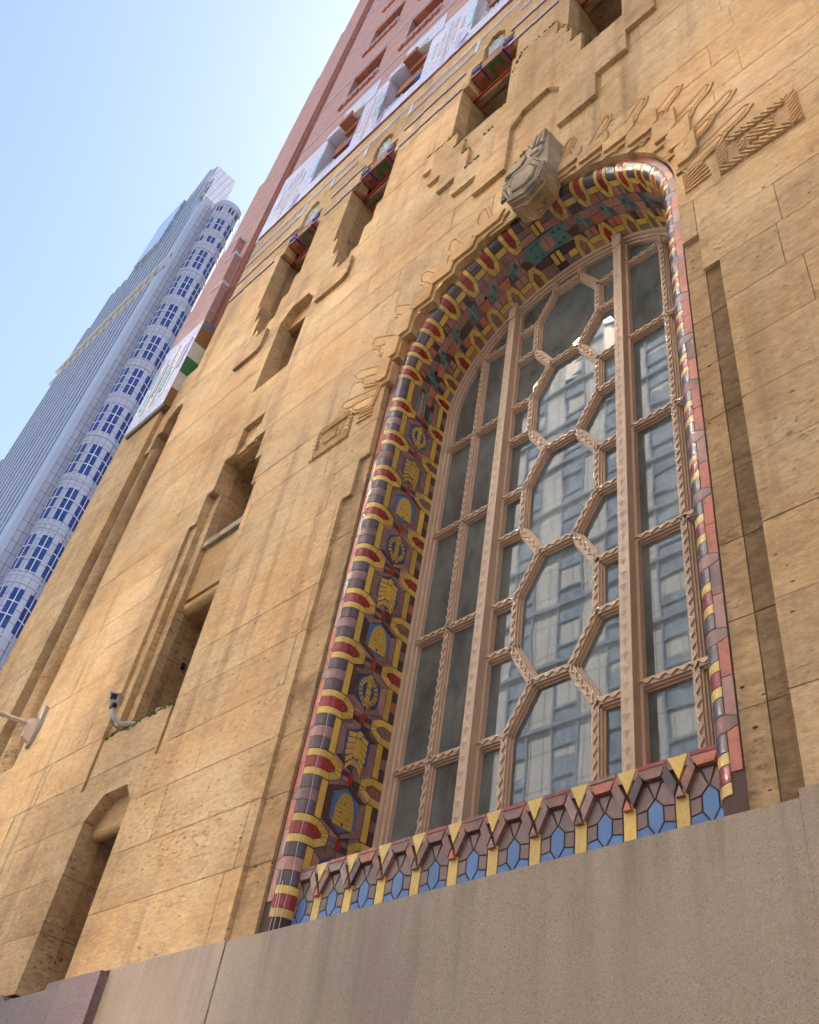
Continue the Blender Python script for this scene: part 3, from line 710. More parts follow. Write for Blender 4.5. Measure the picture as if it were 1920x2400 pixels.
# ------------------------------------------------------------------ sill band
sill = part('window_sill_band', WB().box(WC - 1.985, WC + 1.985, .155, .84, 4.0, 4.70), GROUT)
SY, Z0, SP, ZK = .146, 4.245, .377, .853     # tile plane, foot, pitch, height scale
def st_(name, col, pts, cx, y0=None, y1=.16, taper=.03):
    p = inset([(cx + a, Z0 + b * ZK) for a, b in pts], .003)
    lo, hi = WC - 1.975, WC + 1.975
    p = cut_half(cut_half(p, 1, 0, hi), -1, 0, -lo)
    if len(p) < 3 or area(p) < 1e-5: return
    mb = WB(); mb.prism(p, (SY if y0 is None else y0) + R.uniform(-.0012, .0012), y1, taper if y0 is not None else 0); part(name, mb, GL[col], sill)
for k in range(-6, 7):
    c = WC + k * SP
    if k < 6 and -5 <= k < 6 or k == -6:
        q = c + SP / 2
        if -6 < k < 5 or True:
            if abs(q - WC) < 1.8:
                st_('sill_column_tile', 'yellow', [(-.048, -.08), (.048, -.08), (.048, .31), (-.048, .31)], q)
                for sg in (1, -1):
                    st_('sill_moulding_tile', R.choice(['worn', 'mauve', 'worn', 'brown']), [(sg * .086, .518), (sg * .010, .350), (sg * .040, .245), (sg * .124, .432)], q, .118)
                st_('sill_moulding_tile', R.choice(['worn', 'mauve', 'orange']), [(-.036, .236), (.036, .236), (.0, .335)], q, .114)
                st_('sill_wedge_tile', 'yellow', [(-.078, .566), (.078, .566), (0, .358)], q, .122)
    if abs(k) <= 5:
        st_('sill_panel_tile', 'blue', [(0, .012), (.054, .10), (.054, .222), (0, .285), (-.054, .222), (-.054, .10)], c)
        for sg in (1, -1):
            st_('sill_panel_tile', 'blue', [(sg * .136, -.06), (sg * .136, .078), (sg * .06, .096), (sg * .003, .004), (sg * .003, -.06)], c)
            st_('sill_panel_tile', 'sill', [(sg * .136, .084), (sg * .06, .10), (sg * .06, .216), (sg * .136, .204)], c)
            st_('sill_panel_tile', 'sill', [(sg * .136, .21), (sg * .06, .222), (sg * .006, .288), (sg * .05, .40), (sg * .136, .42)], c)
        st_('sill_panel_tile', 'sill', [(-.045, .42), (-.004, .292), (.004, .292), (.045, .42)], c)
        w_ = .095
        st_('sill_moulding_tile', R.choice(['worn', 'worn', 'mauve', 'orange']), [(-w_, .520), (w_, .520), (w_ - .032, .436), (-w_ + .032, .436)], c, .118)
        st_('sill_capping_tile', R.choice(['red', 'red', 'worn']), [(-.108, .528), (.108, .528), (.108, .566), (-.108, .566)], c, .120, taper=.01)
part('sill_top', WB().prism([(WC - 1.98, Z0 + .40), (WC + 1.98, Z0 + .40), (WC + 1.98, Z0 + .476), (WC - 1.98, Z0 + .476)], .125, .84), GL['worn'], sill)

# ------------------------------------------------------------------ window frame, muntins and panes
win = part('arched_window', WB().box(WC - 1.98, WC + 1.98, .99, 1.0, 4.6, 13.1), DARKG, label='tall arched window with a honeycomb of pinkish muntins')
def ring(mb, o0, o1, y0, y1, z0=4.66, n=40):
    """arched frame member between offsets o0 > o1 of the soffit line"""
    def path(o):
        return [(WC - (RX + .007 + o), z0)] + [(WC - (RX + .007 + o) * math.cos(PI * i / n), WZ + (1.77 + o) * math.sin(PI * i / n)) for i in range(n + 1)] + [(WC + RX + .007 + o, z0)]
    A, Bp = path(o0), path(o1); k = len(A)
    for i in range(k - 1):
        p = [A[i], A[i + 1], Bp[i + 1], Bp[i]]
        mb.add([(x, y0, z) for x, z in p] + [(x, y1, z) for x, z in p], [(0, 1, 2, 3), (3, 2, 6, 7), (0, 4, 5, 1), (7, 6, 5, 4)])
mb = WB(); ring(mb, .02, -.055, .852, .99); ring(mb, -.055, -.092, .885, .99); ring(mb, -.092, -.125, .915, .99)
part('outer_frame', mb, PAINT, win)
def bar(mb, a, b, w=.074, y0=.897, y1=.985, chs=(.0, .014, .030), trim=0.0):
    """moulded glazing bar from a to b (XZ): three stepped layers"""
    dx, dz = b[0] - a[0], b[1] - a[1]; l = math.hypot(dx, dz); ux, uz = dx / l, dz / l; nx, nz = -uz, ux
    a = (a[0] + ux * trim, a[1] + uz * trim); b = (b[0] - ux * trim, b[1] - uz * trim)
    for hw, ya in ((w / 2, y0), (w / 2 + .016, y0 + .026), (w / 2 + .03, y0 + .052)):
        p = [(a[0] + nx * hw, a[1] + nz * hw), (b[0] + nx * hw, b[1] + nz * hw), (b[0] - nx * hw, b[1] - nz * hw), (a[0] - nx * hw, a[1] - nz * hw)]
        mb.prism(p, ya, y1)
def wave(mb, a, b, y=.897, w=.010, amp=.016, per=.11, side=.0):
    dx, dz = b[0] - a[0], b[1] - a[1]; l = math.hypot(dx, dz); ux, uz = dx / l, dz / l; nx, nz = -uz, ux
    n = max(4, int(l / per * 8)); pts = []
    for i in range(n + 1):
        t = l * i / n; o = amp * math.sin(2 * PI * t / per) + side; pts.append((a[0] + ux * t + nx * o, a[1] + uz * t + nz * o))
    for i in range(n):
        p, q = pts[i], pts[i + 1]
        mb.prism([(p[0] + nx * w, p[1] + nz * w), (q[0] + nx * w, q[1] + nz * w), (q[0] - nx * w, q[1] - nz * w), (p[0] - nx * w, p[1] - nz * w)], y - .016, y + .002)
def muntin(a, b, name='muntin', w=.074):
    mb = WB(); bar(mb, a, b, w); wave(mb, a, b); part(name, mb, PAINT, win)
TZ = [5.976, 7.54, 9.107, 10.65, 12.2]
M = .868                                              # mullion offset
def soff(dx): return WZ + 1.77 * math.sqrt(max(0, 1 - (dx / 1.985) ** 2))
for sg in (-1, 1):
    x = WC + sg * M; zt = soff(M) + .13
    mb = WB(); mb.box(x - .0575, x + .0575, .80, .99, 4.66, zt); mb.box(x - .085, x + .085, .90, .99, 4.66, zt)
    mb.box(x - .066, x + .066, .79, .9, zt - .30, zt - .02); mb.box(x - .074, x + .074, .78, .9, zt - .13, zt); mb.prism([(x - .05, zt - .40), (x + .05, zt - .40), (x + .066, zt - .3), (x - .066, zt - .3)], .785, .9)
    z = 4.72; d = .145
    while z < zt - .5:                                # faceted lozenges up the face
        c_ = (x, .786, z + d / 2)
        mb.add([(x - .012, .80, z), (x + .034, .7995, z + d / 2), (x - .012, .80, z + d), (x - .048, .7995, z + d / 2), (x - .010, .784, z + d / 2)], [(0, 1, 4), (1, 2, 4), (2, 3, 4), (3, 0, 4)])
        z += d
    part('mullion', mb, PAINT, win)
    xm = WC + sg * 1.43; ztm = soff(1.43) - .06
    zz = [4.68] + TZ + [ztm]
    for a, b in zip(zz[:-1], zz[1:]):
        if b - a > .05: muntin((xm, a), (xm, b), w=.06)
    xi, xo = WC + sg * (M + .05), WC + sg * 1.90
    for z in TZ:
        muntin((xi, z), (xm, z), 'transom', .07)
        if soff(1.86) > z: muntin((xm, z), (xo, z), 'transom', .07)
        elif z < soff(1.55): muntin((xm, z), (WC + sg * 1.62, z), 'transom', .07)
    for i, (a, b) in enumerate(zip([4.66] + TZ, TZ + [13.0])):
        for (p, q) in (((M + .05), 1.43), (1.43, 1.95)):
            if a > soff(p) - .1: continue
            poly = [(WC + sg * p, a), (WC + sg * q, a), (WC + sg * q, min(b, soff(q) + .02)), (WC + sg * (p + q) / 2, min(b, soff((p + q) / 2))), (WC + sg * p, min(b, soff(p)))]
            poly = [poly[0], poly[1]] + ([poly[2]] if poly[2][1] > a + .03 else []) + poly[3:]
            yy = .965 + R.uniform(-.004, .004); part('pane', WB().prism(poly, yy, .985), GLASS, win)
HX, HT = .49, .215
zs_ = [(5.956, 6.42), (7.52, 8.0), (9.09, 9.56), (10.655, 11.14), (12.215, 12.715)]      # (top of upright, bar above) for each honeycomb cell
lowz = [4.66, 6.9, 8.447, 10.037, 11.61]
for i, ((zt, zb), zl) in enumerate(zip(zs_, lowz)):
    for sg in (-1, 1):
        X_, T_ = WC + sg * HX, WC + sg * HT
        muntin((X_, zl), (X_, zt)); muntin((X_, zt), (T_, zb))
        if i < 4: muntin((T_, zb), (X_, lowz[i + 1]))
        muntin((WC + sg * (M - .05), zt), (X_, zt), 'transom')
        if i: muntin((WC + sg * (M - .05), zl), (X_, zl), 'transom')
        if i == 4: muntin((T_, zb), (T_, soff(HT) - .1)); 
        e_ = WC + sg * M; yy = lambda: .965 + R.uniform(-.005, .005)
        part('pane', WB().prism([(e_, zl), (X_, zl), (X_, zt), (e_, zt)], yy(), .985), GLASS, win)
        z2 = lowz[i + 1] if i < 4 else None
        if z2: part('pane', WB().prism([(e_, zt), (X_, zt), (T_, zb), (X_, z2), (e_, z2)], yy(), .985), GLASS, win)
        else: part('pane', WB().prism([(e_, zt), (X_, zt), (T_, zb), (T_, soff(HT)), (e_, soff(M))], yy(), .985), GLASS, win)
    muntin((WC - HT, zb), (WC + HT, zb))
    zprev = zs_[i - 1][1] if i else 4.66
    base = [(WC - HT, zprev), (WC + HT, zprev), (WC + HX, zl)] if i else [(WC - HX, zl), (WC + HX, zl)]
    poly = base + [(WC + HX, zt), (WC + HT, zb), (WC - HT, zb), (WC - HX, zt)] + ([(WC - HX, zl)] if i else [])
    part('pane', WB().prism(poly, .965 + R.uniform(-.005, .005), .985), GLASS, win)
part('pane', WB().prism([(WC - HT, zs_[4][1]), (WC + HT, zs_[4][1]), (WC + HT, soff(HT)), (WC - HT, soff(HT))], .966, .985), GLASS, win)

# ------------------------------------------------------------------ carved stone round the arch
def outline(mb, pts, y=-.014, gap=.016, wid=.05):
    """a tongue cut out of the stone by a narrow groove: raised field, open groove, raised rim"""
    mb.prism(inset(pts, gap / 2), y, 0); k = len(pts)
    o0, o1 = outset(inset(pts, 0), gap / 2), outset(inset(pts, 0), gap / 2 + wid); k = len(o0)
    for i in range(k): j = (i + 1) % k; mb.prism([o0[i], o0[j], o1[j], o1[i]], y, 0)
def feather(px, pz, tx, tz, hw):
    dx, dz = tx - px, tz - pz; L_ = math.hypot(dx, dz); ux, uz = dx / L_, dz / L_; nx, nz = -uz, ux
    if nx * ux * 0 + ux < 0: nx, nz = -nx, -nz                # keep the sidekick tongue on the outer side of each half
    def Q(pts): return [(px + ux * a + nx * b, pz + uz * a + nz * b) for a, b in pts]
    mb = MB(); outline(mb, Q([(.16, -hw), (L_ - hw * 1.7, -hw * .92), (L_ - .01, -hw * .1), (L_, hw * .55), (L_ - .03, hw * .9), (.16, hw)]), -.016, .02, .04); part('carved_feather', mb, STONES)
    mb = MB(); mid = L_ * .60; o_ = hw * 1.7
    outline(mb, Q([(.12, -o_ - hw * .9), (mid - hw * 1.5, -o_ - hw * .9), (mid, -o_ - hw * .1), (mid - .02, -o_ + hw * .8), (.12, -o_ + hw * .9)]), -.03, .018, .03); part('carved_feather', mb, STONES)
    g = MB()
    for t in range(4):
        q = .34 + .07 * t; g.prism(Q([(q, -o_ + hw * .9 + .02), (q + .085, -hw + .01), (q + .10, -hw + .005), (q + .02, -o_ + hw * .9 + .01)]), -.03, 0)
    part('carved_barb', g, STONES)

FR = [(-2.33, 11.50, -1.404, 11.872), (-2.40, 11.96, -1.538, 12.455), (-2.58, 12.42, -1.774, 13.017), (-2.90, 12.84, -2.139, 13.571), (-3.28, 13.17, -2.609, 13.985), (-3.66, 13.40, -3.171, 14.314), (-4.08, 13.52, -3.782, 14.529)]
FL = [(-6.86, 11.38, -7.80, 11.685), (-6.80, 11.80, -7.67, 12.305), (-6.62, 12.33, -7.44, 12.932), (-6.30, 12.74, -7.07, 13.436), (-5.93, 13.08, -6.60, 13.90), (-5.56, 13.33, -6.05, 14.25), (-5.16, 13.47, -5.46, 14.46)]
for f in FR: feather(*f, .072)
for f in FL: feather(*f, .098)
# stepped voussoir edge that overhangs the tiles: a lower ledge and, set back up the wall, the foot of every tongue
STEP = [(-2.30, -2.148, 11.475), (-2.384, -2.19, 11.93), (-2.552, -2.35, 12.35), (-2.907, -2.58, 12.80), (-3.261, -2.901, 13.13), (-3.652, -3.288, 13.356), (-4.12, -3.714, 13.56)]
for side in (1, -1):
    fx = (lambda x: x) if side > 0 else (lambda x: 2 * -4.53 - x)
    for i, (xl, xr, z) in enumerate(STEP):
        nz = STEP[i + 1][2] if i < 6 else z + .16
        nx = STEP[i + 1][1] if i < 6 else xl - .1
        low = [(fx(xl), z), (fx(xr), z), (fx(xr + .10), z + .10), (fx(xr + .10), nz + .14), (fx(nx), nz + .04), (fx(xl - .015), nz - .06)]
        part('arch_ledge', MB().prism(low, -.035, .10), STONES)
        up = [(fx(xl + .05), z + .085), (fx(xr + .03), z + .085), (fx(xr + .14), z + .19), (fx(xr + .14), nz + .20), (fx(nx + .06), nz + .12), (fx(xl + .03), nz + .03)]
        part('arch_ledge', MB().prism(up, -.075, -.036), STONES)
def hatch(panel, name='carved_relief'):
    pass
def ribbed(mb, x0, x1, z0, z1, step=.074, wd=.034, slope=1.0, y=-.034):
    """diagonal ribs clipped to a rectangle"""
    w_, h_ = x1 - x0, z1 - z0; t = -h_ * abs(slope)
    while t < w_:
        q = [(x0 + t, z0), (x0 + t + wd, z0), (x0 + t + wd + h_ * slope, z1), (x0 + t + h_ * slope, z1)] if slope > 0 else [(x0 + t + h_ * -slope, z0), (x0 + t + wd - h_ * slope, z0), (x0 + t + wd, z1), (x0 + t, z1)]
        q = cut_half(cut_half(q, 1, 0, x1), -1, 0, -x0)
        if len(q) > 2 and area(q) > 1e-5: mb.prism(q, y, .0)
        t += step
def relief(x0, x1, z0, z1, flip):
    f = (lambda a: x1 - (a - x0)) if flip else (lambda a: a)
    mb = MB(); W_ = x1 - x0; H_ = z1 - z0
    def rb(a, b, c, d, s): 
        xa, xb = sorted((f(x0 + a * W_), f(x0 + b * W_))); ribbed(mb, xa, xb, z0 + c * H_, z0 + d * H_, slope=s * (-1 if flip else 1))
    rb(0, .12, 0, 1, -1); rb(.14, .86, .80, 1, 1); rb(.14, 1, 0, .22, 1); rb(.30, .62, .34, .64, 1); rb(.66, .74, .30, .62, -1); rb(.88, 1, .26, 1, -1)
    part('carved_relief', mb, STONES)
    bk = MB()
    part('carved_relief_ground', MB().box(x0 - .01, x1 + .01, -.004, .001, z0 - .01, z1 + .01), STONED)
relief(-8.24, -7.44, 10.81, 11.44, False); relief(-1.83, -.95, 10.87, 11.50, True)
def fan(x0, x1, z0, z1, sg):
    mb = MB()
    for i in range(7):
        a = i / 6; xs = x0 if sg > 0 else x1
        ang = .15 + a * .75; l = .36
        p = (xs + sg * .02, z0 + .05 + a * (z1 - z0) * .62); q = (p[0] + sg * l * math.cos(ang) * .85, p[1] + l * math.sin(ang) * .7); nx, nz = -(q[1] - p[1]), q[0] - p[0]; ln = math.hypot(nx, nz); nx *= .011 / ln; nz *= .011 / ln
        mb.prism([(p[0] + nx, p[1] + nz), (q[0] + nx, q[1] + nz), (q[0] - nx, q[1] - nz), (p[0] - nx, p[1] - nz)], -.024, .0)
    part('carved_fan', mb, STONES)
fan(-7.36, -6.98, 10.9, 11.55, -1); fan(-2.25, -1.91, 10.95, 11.5, 1)
# ---- stepped block that stands proud over the arch
cols = [(-7.247, -7.015, 17.877, 18.556), (-7.015, -6.685, 17.204, 18.556), (-6.685, -6.24, 16.531, 18.556), (-6.24, -5.697, 15.877, 19.0), (-5.697, -5.02, 15.213, 19.776), (-5.02, -4.03, 15.213, 19.776), (-4.03, -3.352, 15.213, 19.776),
        (-3.352, -2.81, 15.949, 19.0), (-2.81, -2.316, 16.618, 21.0), (-2.316, -1.986, 17.248, 21.5), (-1.986, -1.744, 17.877, 22.0)]
W3 = [rect(-6.51, -5.235, 18.52, 22), rect(-6.433, -5.232, 17.916, 18.53), rect(-6.211, -5.435, 17.277, 17.93), rect(-6.007, -5.678, 16.521, 17.29)]
W4 = [rect(-4.186, -2.45, 19.176, 22), rect(-3.963, -2.62, 18.749, 19.19), rect(-3.846, -2.70, 18.149, 18.76), rect(-3.633, -2.85, 17.344, 18.16)]
NK = [rect(-5.03, -4.03, 13.6, 16.57), [(-5.03, 16.57), (-4.03, 16.57), (-4.05, 16.62), (-4.292, 16.967), (-4.786, 16.908)]]
for i, (xa, xb, za, zb) in enumerate(cols):
    ps = [rect(xa, xb, za, zb)]
    for h in W3 + W4 + NK: ps = [q for p in ps for q in subtract(p, h)]
    mb = MB()
    for p in ps:
        # split at the course line so that the joint shows
        mb.prism(p, -.075, .0)
    part('proud_stone', mb, STONED if i in (1, 2, 8) else STONE)
# niche behind the keystone
part('niche_back', MB().box(-5.2, -3.9, .001, .02, 13.5, 17.1), STONE)
part('niche_soffit', MB().prism([(-5.03, 16.575), (-4.786, 16.912), (-4.292, 16.971), (-4.03, 16.62), (-4.03, 17.0), (-5.03, 17.0)], -.072, .0), STONED)
# W3 / W4 side walls and heads
for (xa, xb, zb_, zt_) in ((-6.73, -5.25, 16.4, 21.8), (-4.0, -2.5, 17.2, 21.8)):
    reveal(xa, xb, zb_, 21.05, .302, 1.15, top=False, bottom=True)
    backpane(xa - .1, xb + .1, zb_, zt_, 1.1)
for cx in WS:
    reveal(cx - .75, cx + .75, 16.9, 21.05, .302, 1.15, top=False, bottom=False)
    backpane(cx - .8, cx + .8, 16.8, 22, 1.1)
    part('reveal_sill', MB().prism([(cx - .8, 16.6), (cx + .8, 16.6), (cx + .8, 16.97), (cx - .8, 16.97)], .304, 1.2), STONED)
    # stepped stones at the foot of the slot, inside
    for hw, z in ((.595, 18.79), (.385, 18.13), (.17, 17.45)):
        part('step_stone', MB().box(cx - .75, cx - hw, .302, .9, z - .66, z), STONED); part('step_stone', MB().box(cx + hw, cx + .75, .302, .9, z - .66, z), STONED)
# mossy ledges
def moss(pts, name='moss', h=.035, dpt=.05, den=120):
    mb = MB(); rr = random.Random(len(pts) * 7 + int(pts[0][0] * 100))
    for (a, b) in zip(pts[:-1], pts[1:]):
        L_ = math.dist(a, b); 
        for i in range(int(L_ * den)):
            t = rr.random(); p = [a[j] + (b[j] - a[j]) * t for j in range(3)]; r = rr.uniform(.012, .034)
            p = (p[0] + rr.uniform(-.02, .02), p[1] + rr.uniform(-.012, dpt), p[2] + rr.uniform(-.03, .012))
            q = [(p[0] + r * rr.uniform(.7, 1.3) * dx, p[1] + r * rr.uniform(.7, 1.2) * dy, p[2] + r * dz) for dx, dy, dz in ((1, 0, 0), (-1, 0, 0), (0, 1, 0), (0, -1, 0), (0, 0, .8), (0, 0, -.8))]
            mb.add(q, [(0, 2, 4), (2, 1, 4), (1, 3, 4), (3, 0, 4), (2, 0, 5), (1, 2, 5), (3, 1, 5), (0, 3, 5)])
    part(name, mb, MOSS, None, 'stuff')
Y = -.07
for p in ([(-7.24, Y, 18.556), (-6.5, Y, 18.556)], [(-6.5, Y, 18.52), (-6.43, Y, 18.52)], [(-6.433, Y, 17.92), (-6.21, Y, 17.92)], [(-6.211, Y, 17.28), (-6.0, Y, 17.28)], [(-6.0, Y, 16.53), (-5.68, Y, 16.53)], [(-5.68, Y, 17.28), (-5.43, Y, 17.28)], [(-5.43, Y, 17.92), (-5.235, Y, 17.92)],
          [(-5.235, Y, 19.0), (-5.0, Y, 19.776), (-4.19, Y, 19.776)], [(-4.186, Y, 19.18), (-3.963, Y, 19.18)], [(-3.963, Y, 18.75), (-3.846, Y, 18.75)], [(-3.846, Y, 18.15), (-3.633, Y, 18.15)], [(-3.633, Y, 17.35), (-2.85, Y, 17.35)],
          [(-11.40, .0, 7.44), (-9.77, .0, 7.44)]):
    moss(p)
mb = MB()
for (xa, xb, z) in ((-6.51, -6.433, 18.52), (-6.433, -6.211, 17.918), (-6.211, -6.007, 17.28), (-4.186, -3.963, 19.178), (-3.963, -3.846, 18.75), (-3.846, -3.633, 18.15)):
    pass
# corbel block under slot B is flush with the wall; a weathered apron face on it
# ---- keystone: a weathered angular carved head
kb = MB()
kb.prism([(-4.80, 13.45), (-4.60, 12.98), (-4.26, 12.84), (-3.98, 13.05), (-3.86, 13.55), (-3.86, 14.56), (-4.02, 14.70), (-4.30, 14.60), (-4.66, 14.25), (-4.80, 13.9)], -.36, .05, .02)
key = part('keystone', kb, STONEG, label='weathered grey carved keystone with moss along its sloping top')
mb = MB(); outline(mb, [(-4.70, 13.50), (-4.56, 13.08), (-4.26, 12.97), (-4.03, 13.12), (-3.95, 13.50), (-4.12, 13.82), (-4.52, 13.86)], -.41, .02, .04)
mb.v = [(x, y - .0 if y < -.01 else -.35, z) for x, y, z in mb.v]; part('carved_prow', mb, STONEG, key)
mb = MB(); outline(mb, [(-4.58, 13.46), (-4.48, 13.2), (-4.26, 13.12), (-4.12, 13.22), (-4.06, 13.46), (-4.16, 13.66), (-4.46, 13.70)], -.45, .018, .02); mb.v = [(x, y if y < -.01 else -.40, z) for x, y, z in mb.v]; part('carved_prow', mb, STONEG, key)
mb = MB(); mb.prism([(-4.74, 13.95), (-4.42, 13.92), (-4.30, 14.10), (-4.34, 14.30), (-4.62, 14.16)], -.43, -.355, .04); part('carved_shoulder', mb, STONEG, key)
mb = MB(); mb.prism([(-4.36, 13.90), (-4.06, 13.88), (-3.96, 14.0), (-3.98, 14.20), (-4.22, 14.22)], -.41, -.355, .06).prism([(-4.20, 14.0), (-4.02, 13.98), (-4.04, 14.12), (-4.18, 14.16)], -.45, -.40, .1); part('carved_block', mb, STONEG, key)
for i in range(3): part('carved_fin', MB().prism([(-4.20 + .085 * i, 14.24), (-4.14 + .085 * i, 14.24), (-4.07 + .08 * i, 14.60 + .04 * i), (-4.15 + .08 * i, 14.58 + .04 * i)], -.44 + .01 * i, -.355, .05), STONEG, key)
for i in range(5):
    z = 13.25 + .13 * i; part('carved_lock', MB().prism([(-4.80, z), (-4.70, z + .02), (-4.66, z + .07), (-4.72, z + .12), (-4.80 + .02 * (i % 2), z + .11)], -.39, -.34, .15), STONEG, key)
part('keystone_bracket', MB().prism([(-4.62, 12.98), (-4.28, 12.72), (-3.96, 12.98), (-3.90, 13.3), (-4.75, 13.4)], -.28, .05, .0), STONED, key)
for o in [key] + [c for c in COL.objects if c.parent == key]:
    for v in o.data.vertices: v.co = Vector((-4.34 + (v.co.x + 4.33) * .84, v.co.y * .8, 14.42 + (v.co.z - 14.42) * .84))
moss([(-4.62, -.30, 14.28), (-4.32, -.29, 14.57)], den=420, dpt=.24); moss([(-4.73, -.28, 14.0), (-4.60, -.29, 14.30)], den=300, dpt=.2)

# ------------------------------------------------------------------ glazed string courses
def string(z, x0, x1, y=-.02, col='lilac', und='worn', ln=.62, seed=1, gap=[]):
    rr = random.Random(seed); x = x0; i = 0
    while x < x1 - .1:
        xb = min(x + ln, x1)
        if not any(a < (x + xb) / 2 < b for a, b in gap):
            dz = .03 if i % 2 else 0
            part('string_course_tile', MB().box(x + .004, xb - .004, y - .015, .02, z + dz + .024, z + dz + .078), GL[col]); part('string_course_fillet', MB().box(x + .004, xb - .004, y - .004, .02, z + dz - .010, z + dz + .021), GL[und])
        x = xb; i += 1
GP = [(c - .76, c + .76) for c in WS] + [(-6.74, -5.24), (-4.0, -2.5)]
GP2 = [(c - .61, c + .61) for c in WS] + [(-6.6, -5.38), (-3.86, -2.64)]
string(21.05, -14.8, -1.0, gap=GP, seed=2); string(21.85, -14.8, -1.0, gap=GP2, seed=3, col='lilac')
for (a, b) in ((-14.8, -12.5), (-11.35, -10.35), (-8.62, -6.6), (-5.3, -4.2), (-3.0, -1.0)): string(22.68, a, b, und='rose', seed=4)
for (a, b) in ((-14.8, -12.5), (-12.4, -8.7), (-8.6, -6.6), (-6.5, -1.0)): string(23.26, a, b, col='white', und='white', seed=5)
for x in (-11.36, -10.12, -8.62, -12.45, -6.55): part('string_course_link', MB().prism([(x - .06, 22.70), (x + .02, 22.70), (x + .06, 23.27), (x - .02, 23.27)], -.02, .02), GL['white'])
string(24.09, -14.8, 1.0, col='red', und='worn', seed=6, ln=.8)

# ------------------------------------------------------------------ polychrome heads over the slots
def tile_head(cx, seed):
    hd = part('slot_lintel', MB().box(cx - .745, cx + .745, .42, 1.1, 21.06, 21.5).box(cx - .59, cx + .59, .304, 1.1, 21.42, 21.80), STONED)
    part('lintel_curve', MB().tube([(cx - .74, .48, 21.15), (cx + .74, .48, 21.15)], .12, 14), STONED, hd)
    part('lintel_fillet', MB().box(cx - .748, cx - .735, .0, 1.0, 21.02, 21.06).box(cx - .74, cx + .74, .30, .34, 20.985, 21.045), GL['scarlet'], hd)
    b = part('polychrome_head', MB().box(cx - .585, cx + .585, .02, .42, 21.36, 21.70).box(cx - .27, cx + .27, .06, .42, 21.70, 21.86), GL['terra'])
    for sg in (-1, 1):
        part('blue_roll', MB().tube([(cx + sg * .55, .03, 21.52), (cx + sg * .30, .03, 21.52)], .062, 12), GL['cobalt'], b)
        part('blue_fillet', MB().box(cx + sg * .29 - .018, cx + sg * .29 + .018, .0, .3, 21.352, 21.36), GL['cobalt'], b)
        part('stepped_band', MB().box(min(cx + sg * .56, cx + sg * .33), max(cx + sg * .56, cx + sg * .33), .07, .17, 21.346, 21.36).box(min(cx + sg * .56, cx + sg * .48), max(cx + sg * .56, cx + sg * .48), .17, .34, 21.346, 21.36), GL['orange'], b)
        part('green_square', MB().box(cx + sg * .2 - .05, cx + sg * .2 + .05, .32, .40, 21.344, 21.36), GL['green'], b)
    part('green_meander', MB().box(cx - .16, cx - .08, .05, .28, 21.344, 21.36).box(cx + .08, cx + .16, .05, .28, 21.344, 21.36).box(cx - .16, cx + .16, .05, .11, 21.342, 21.358), GL['green'], b)
    part('niche_back', MB().box(cx - .3, cx + .3, .27, .29, 21.7, 22.75), STONED)
    tb = part('niche_tablet', MB().prism([(cx - .2, 21.86), (cx + .2, 21.86), (cx + .2, 22.34), (cx + .06, 22.56), (cx - .06, 22.56), (cx - .2, 22.34)], .06, .27), GL['cream'])
    rr = random.Random(seed); mbs = {}
    for i in range(6):
        for j in range(12):
            z = 21.88 + j * .055; x = cx - .19 + i * .064
            if z > 22.34 and abs(x + .03 - cx) > .2 - (z - 22.34) * .7: continue
            c = rr.choice(['mint', 'mint', 'white', 'teal', 'lilac', 'cream']) if j > 4 else rr.choice(['lilac', 'white', 'rose', 'lilac'])
            mbs.setdefault(c, MB()).box(x, x + .056, .05 - rr.uniform(0, .02), .062, z, z + .047)
    for c, m_ in mbs.items(): part('tablet_mosaic', m_, GL[c], tb, 'stuff')
for i, c in enumerate(WS + [-5.99, -3.25]): tile_head(c, i)
for xx in (-9.6, -12.2): pass

# ------------------------------------------------------------------ white glazed band with its windows
BZ0, BZ1 = 24.16, 27.9
NW = [-12.02, -9.42, -6.15, -3.45]
BOP = [rect(c - .88, c + .72, 24.95, 27.55) for c in NW]
rr = random.Random(5)
z = BZ0; k = 0
edges_x = [-15.0 + .87 * i for i in range(20)]
while z < BZ1 - .02:
    zb = min(z + .62, BZ1)
    for a, b in zip(edges_x[:-1], edges_x[1:]):
        ps = [rect(a + .002, b - .002, z + .002, zb - .002)]
        for h in BOP: ps = [q for p in ps for q in subtract(p, h)]
        if ps:
            mb = MB()
            for p in ps: mb.prism(p, .002 + rr.uniform(-.001, .001), .3)
            part('band_tile', mb, GL['lilac'] if rr.random() < .7 else GL['white'])
    z = zb; k += 1
part('band_bed', MB().box(-14.7, -13.02, .012, .29, 24.1, 27.85).box(-11.2, -10.4, .012, .29, 24.1, 27.85).box(-8.6, -7.15, .012, .29, 24.1, 27.85), GROUT)
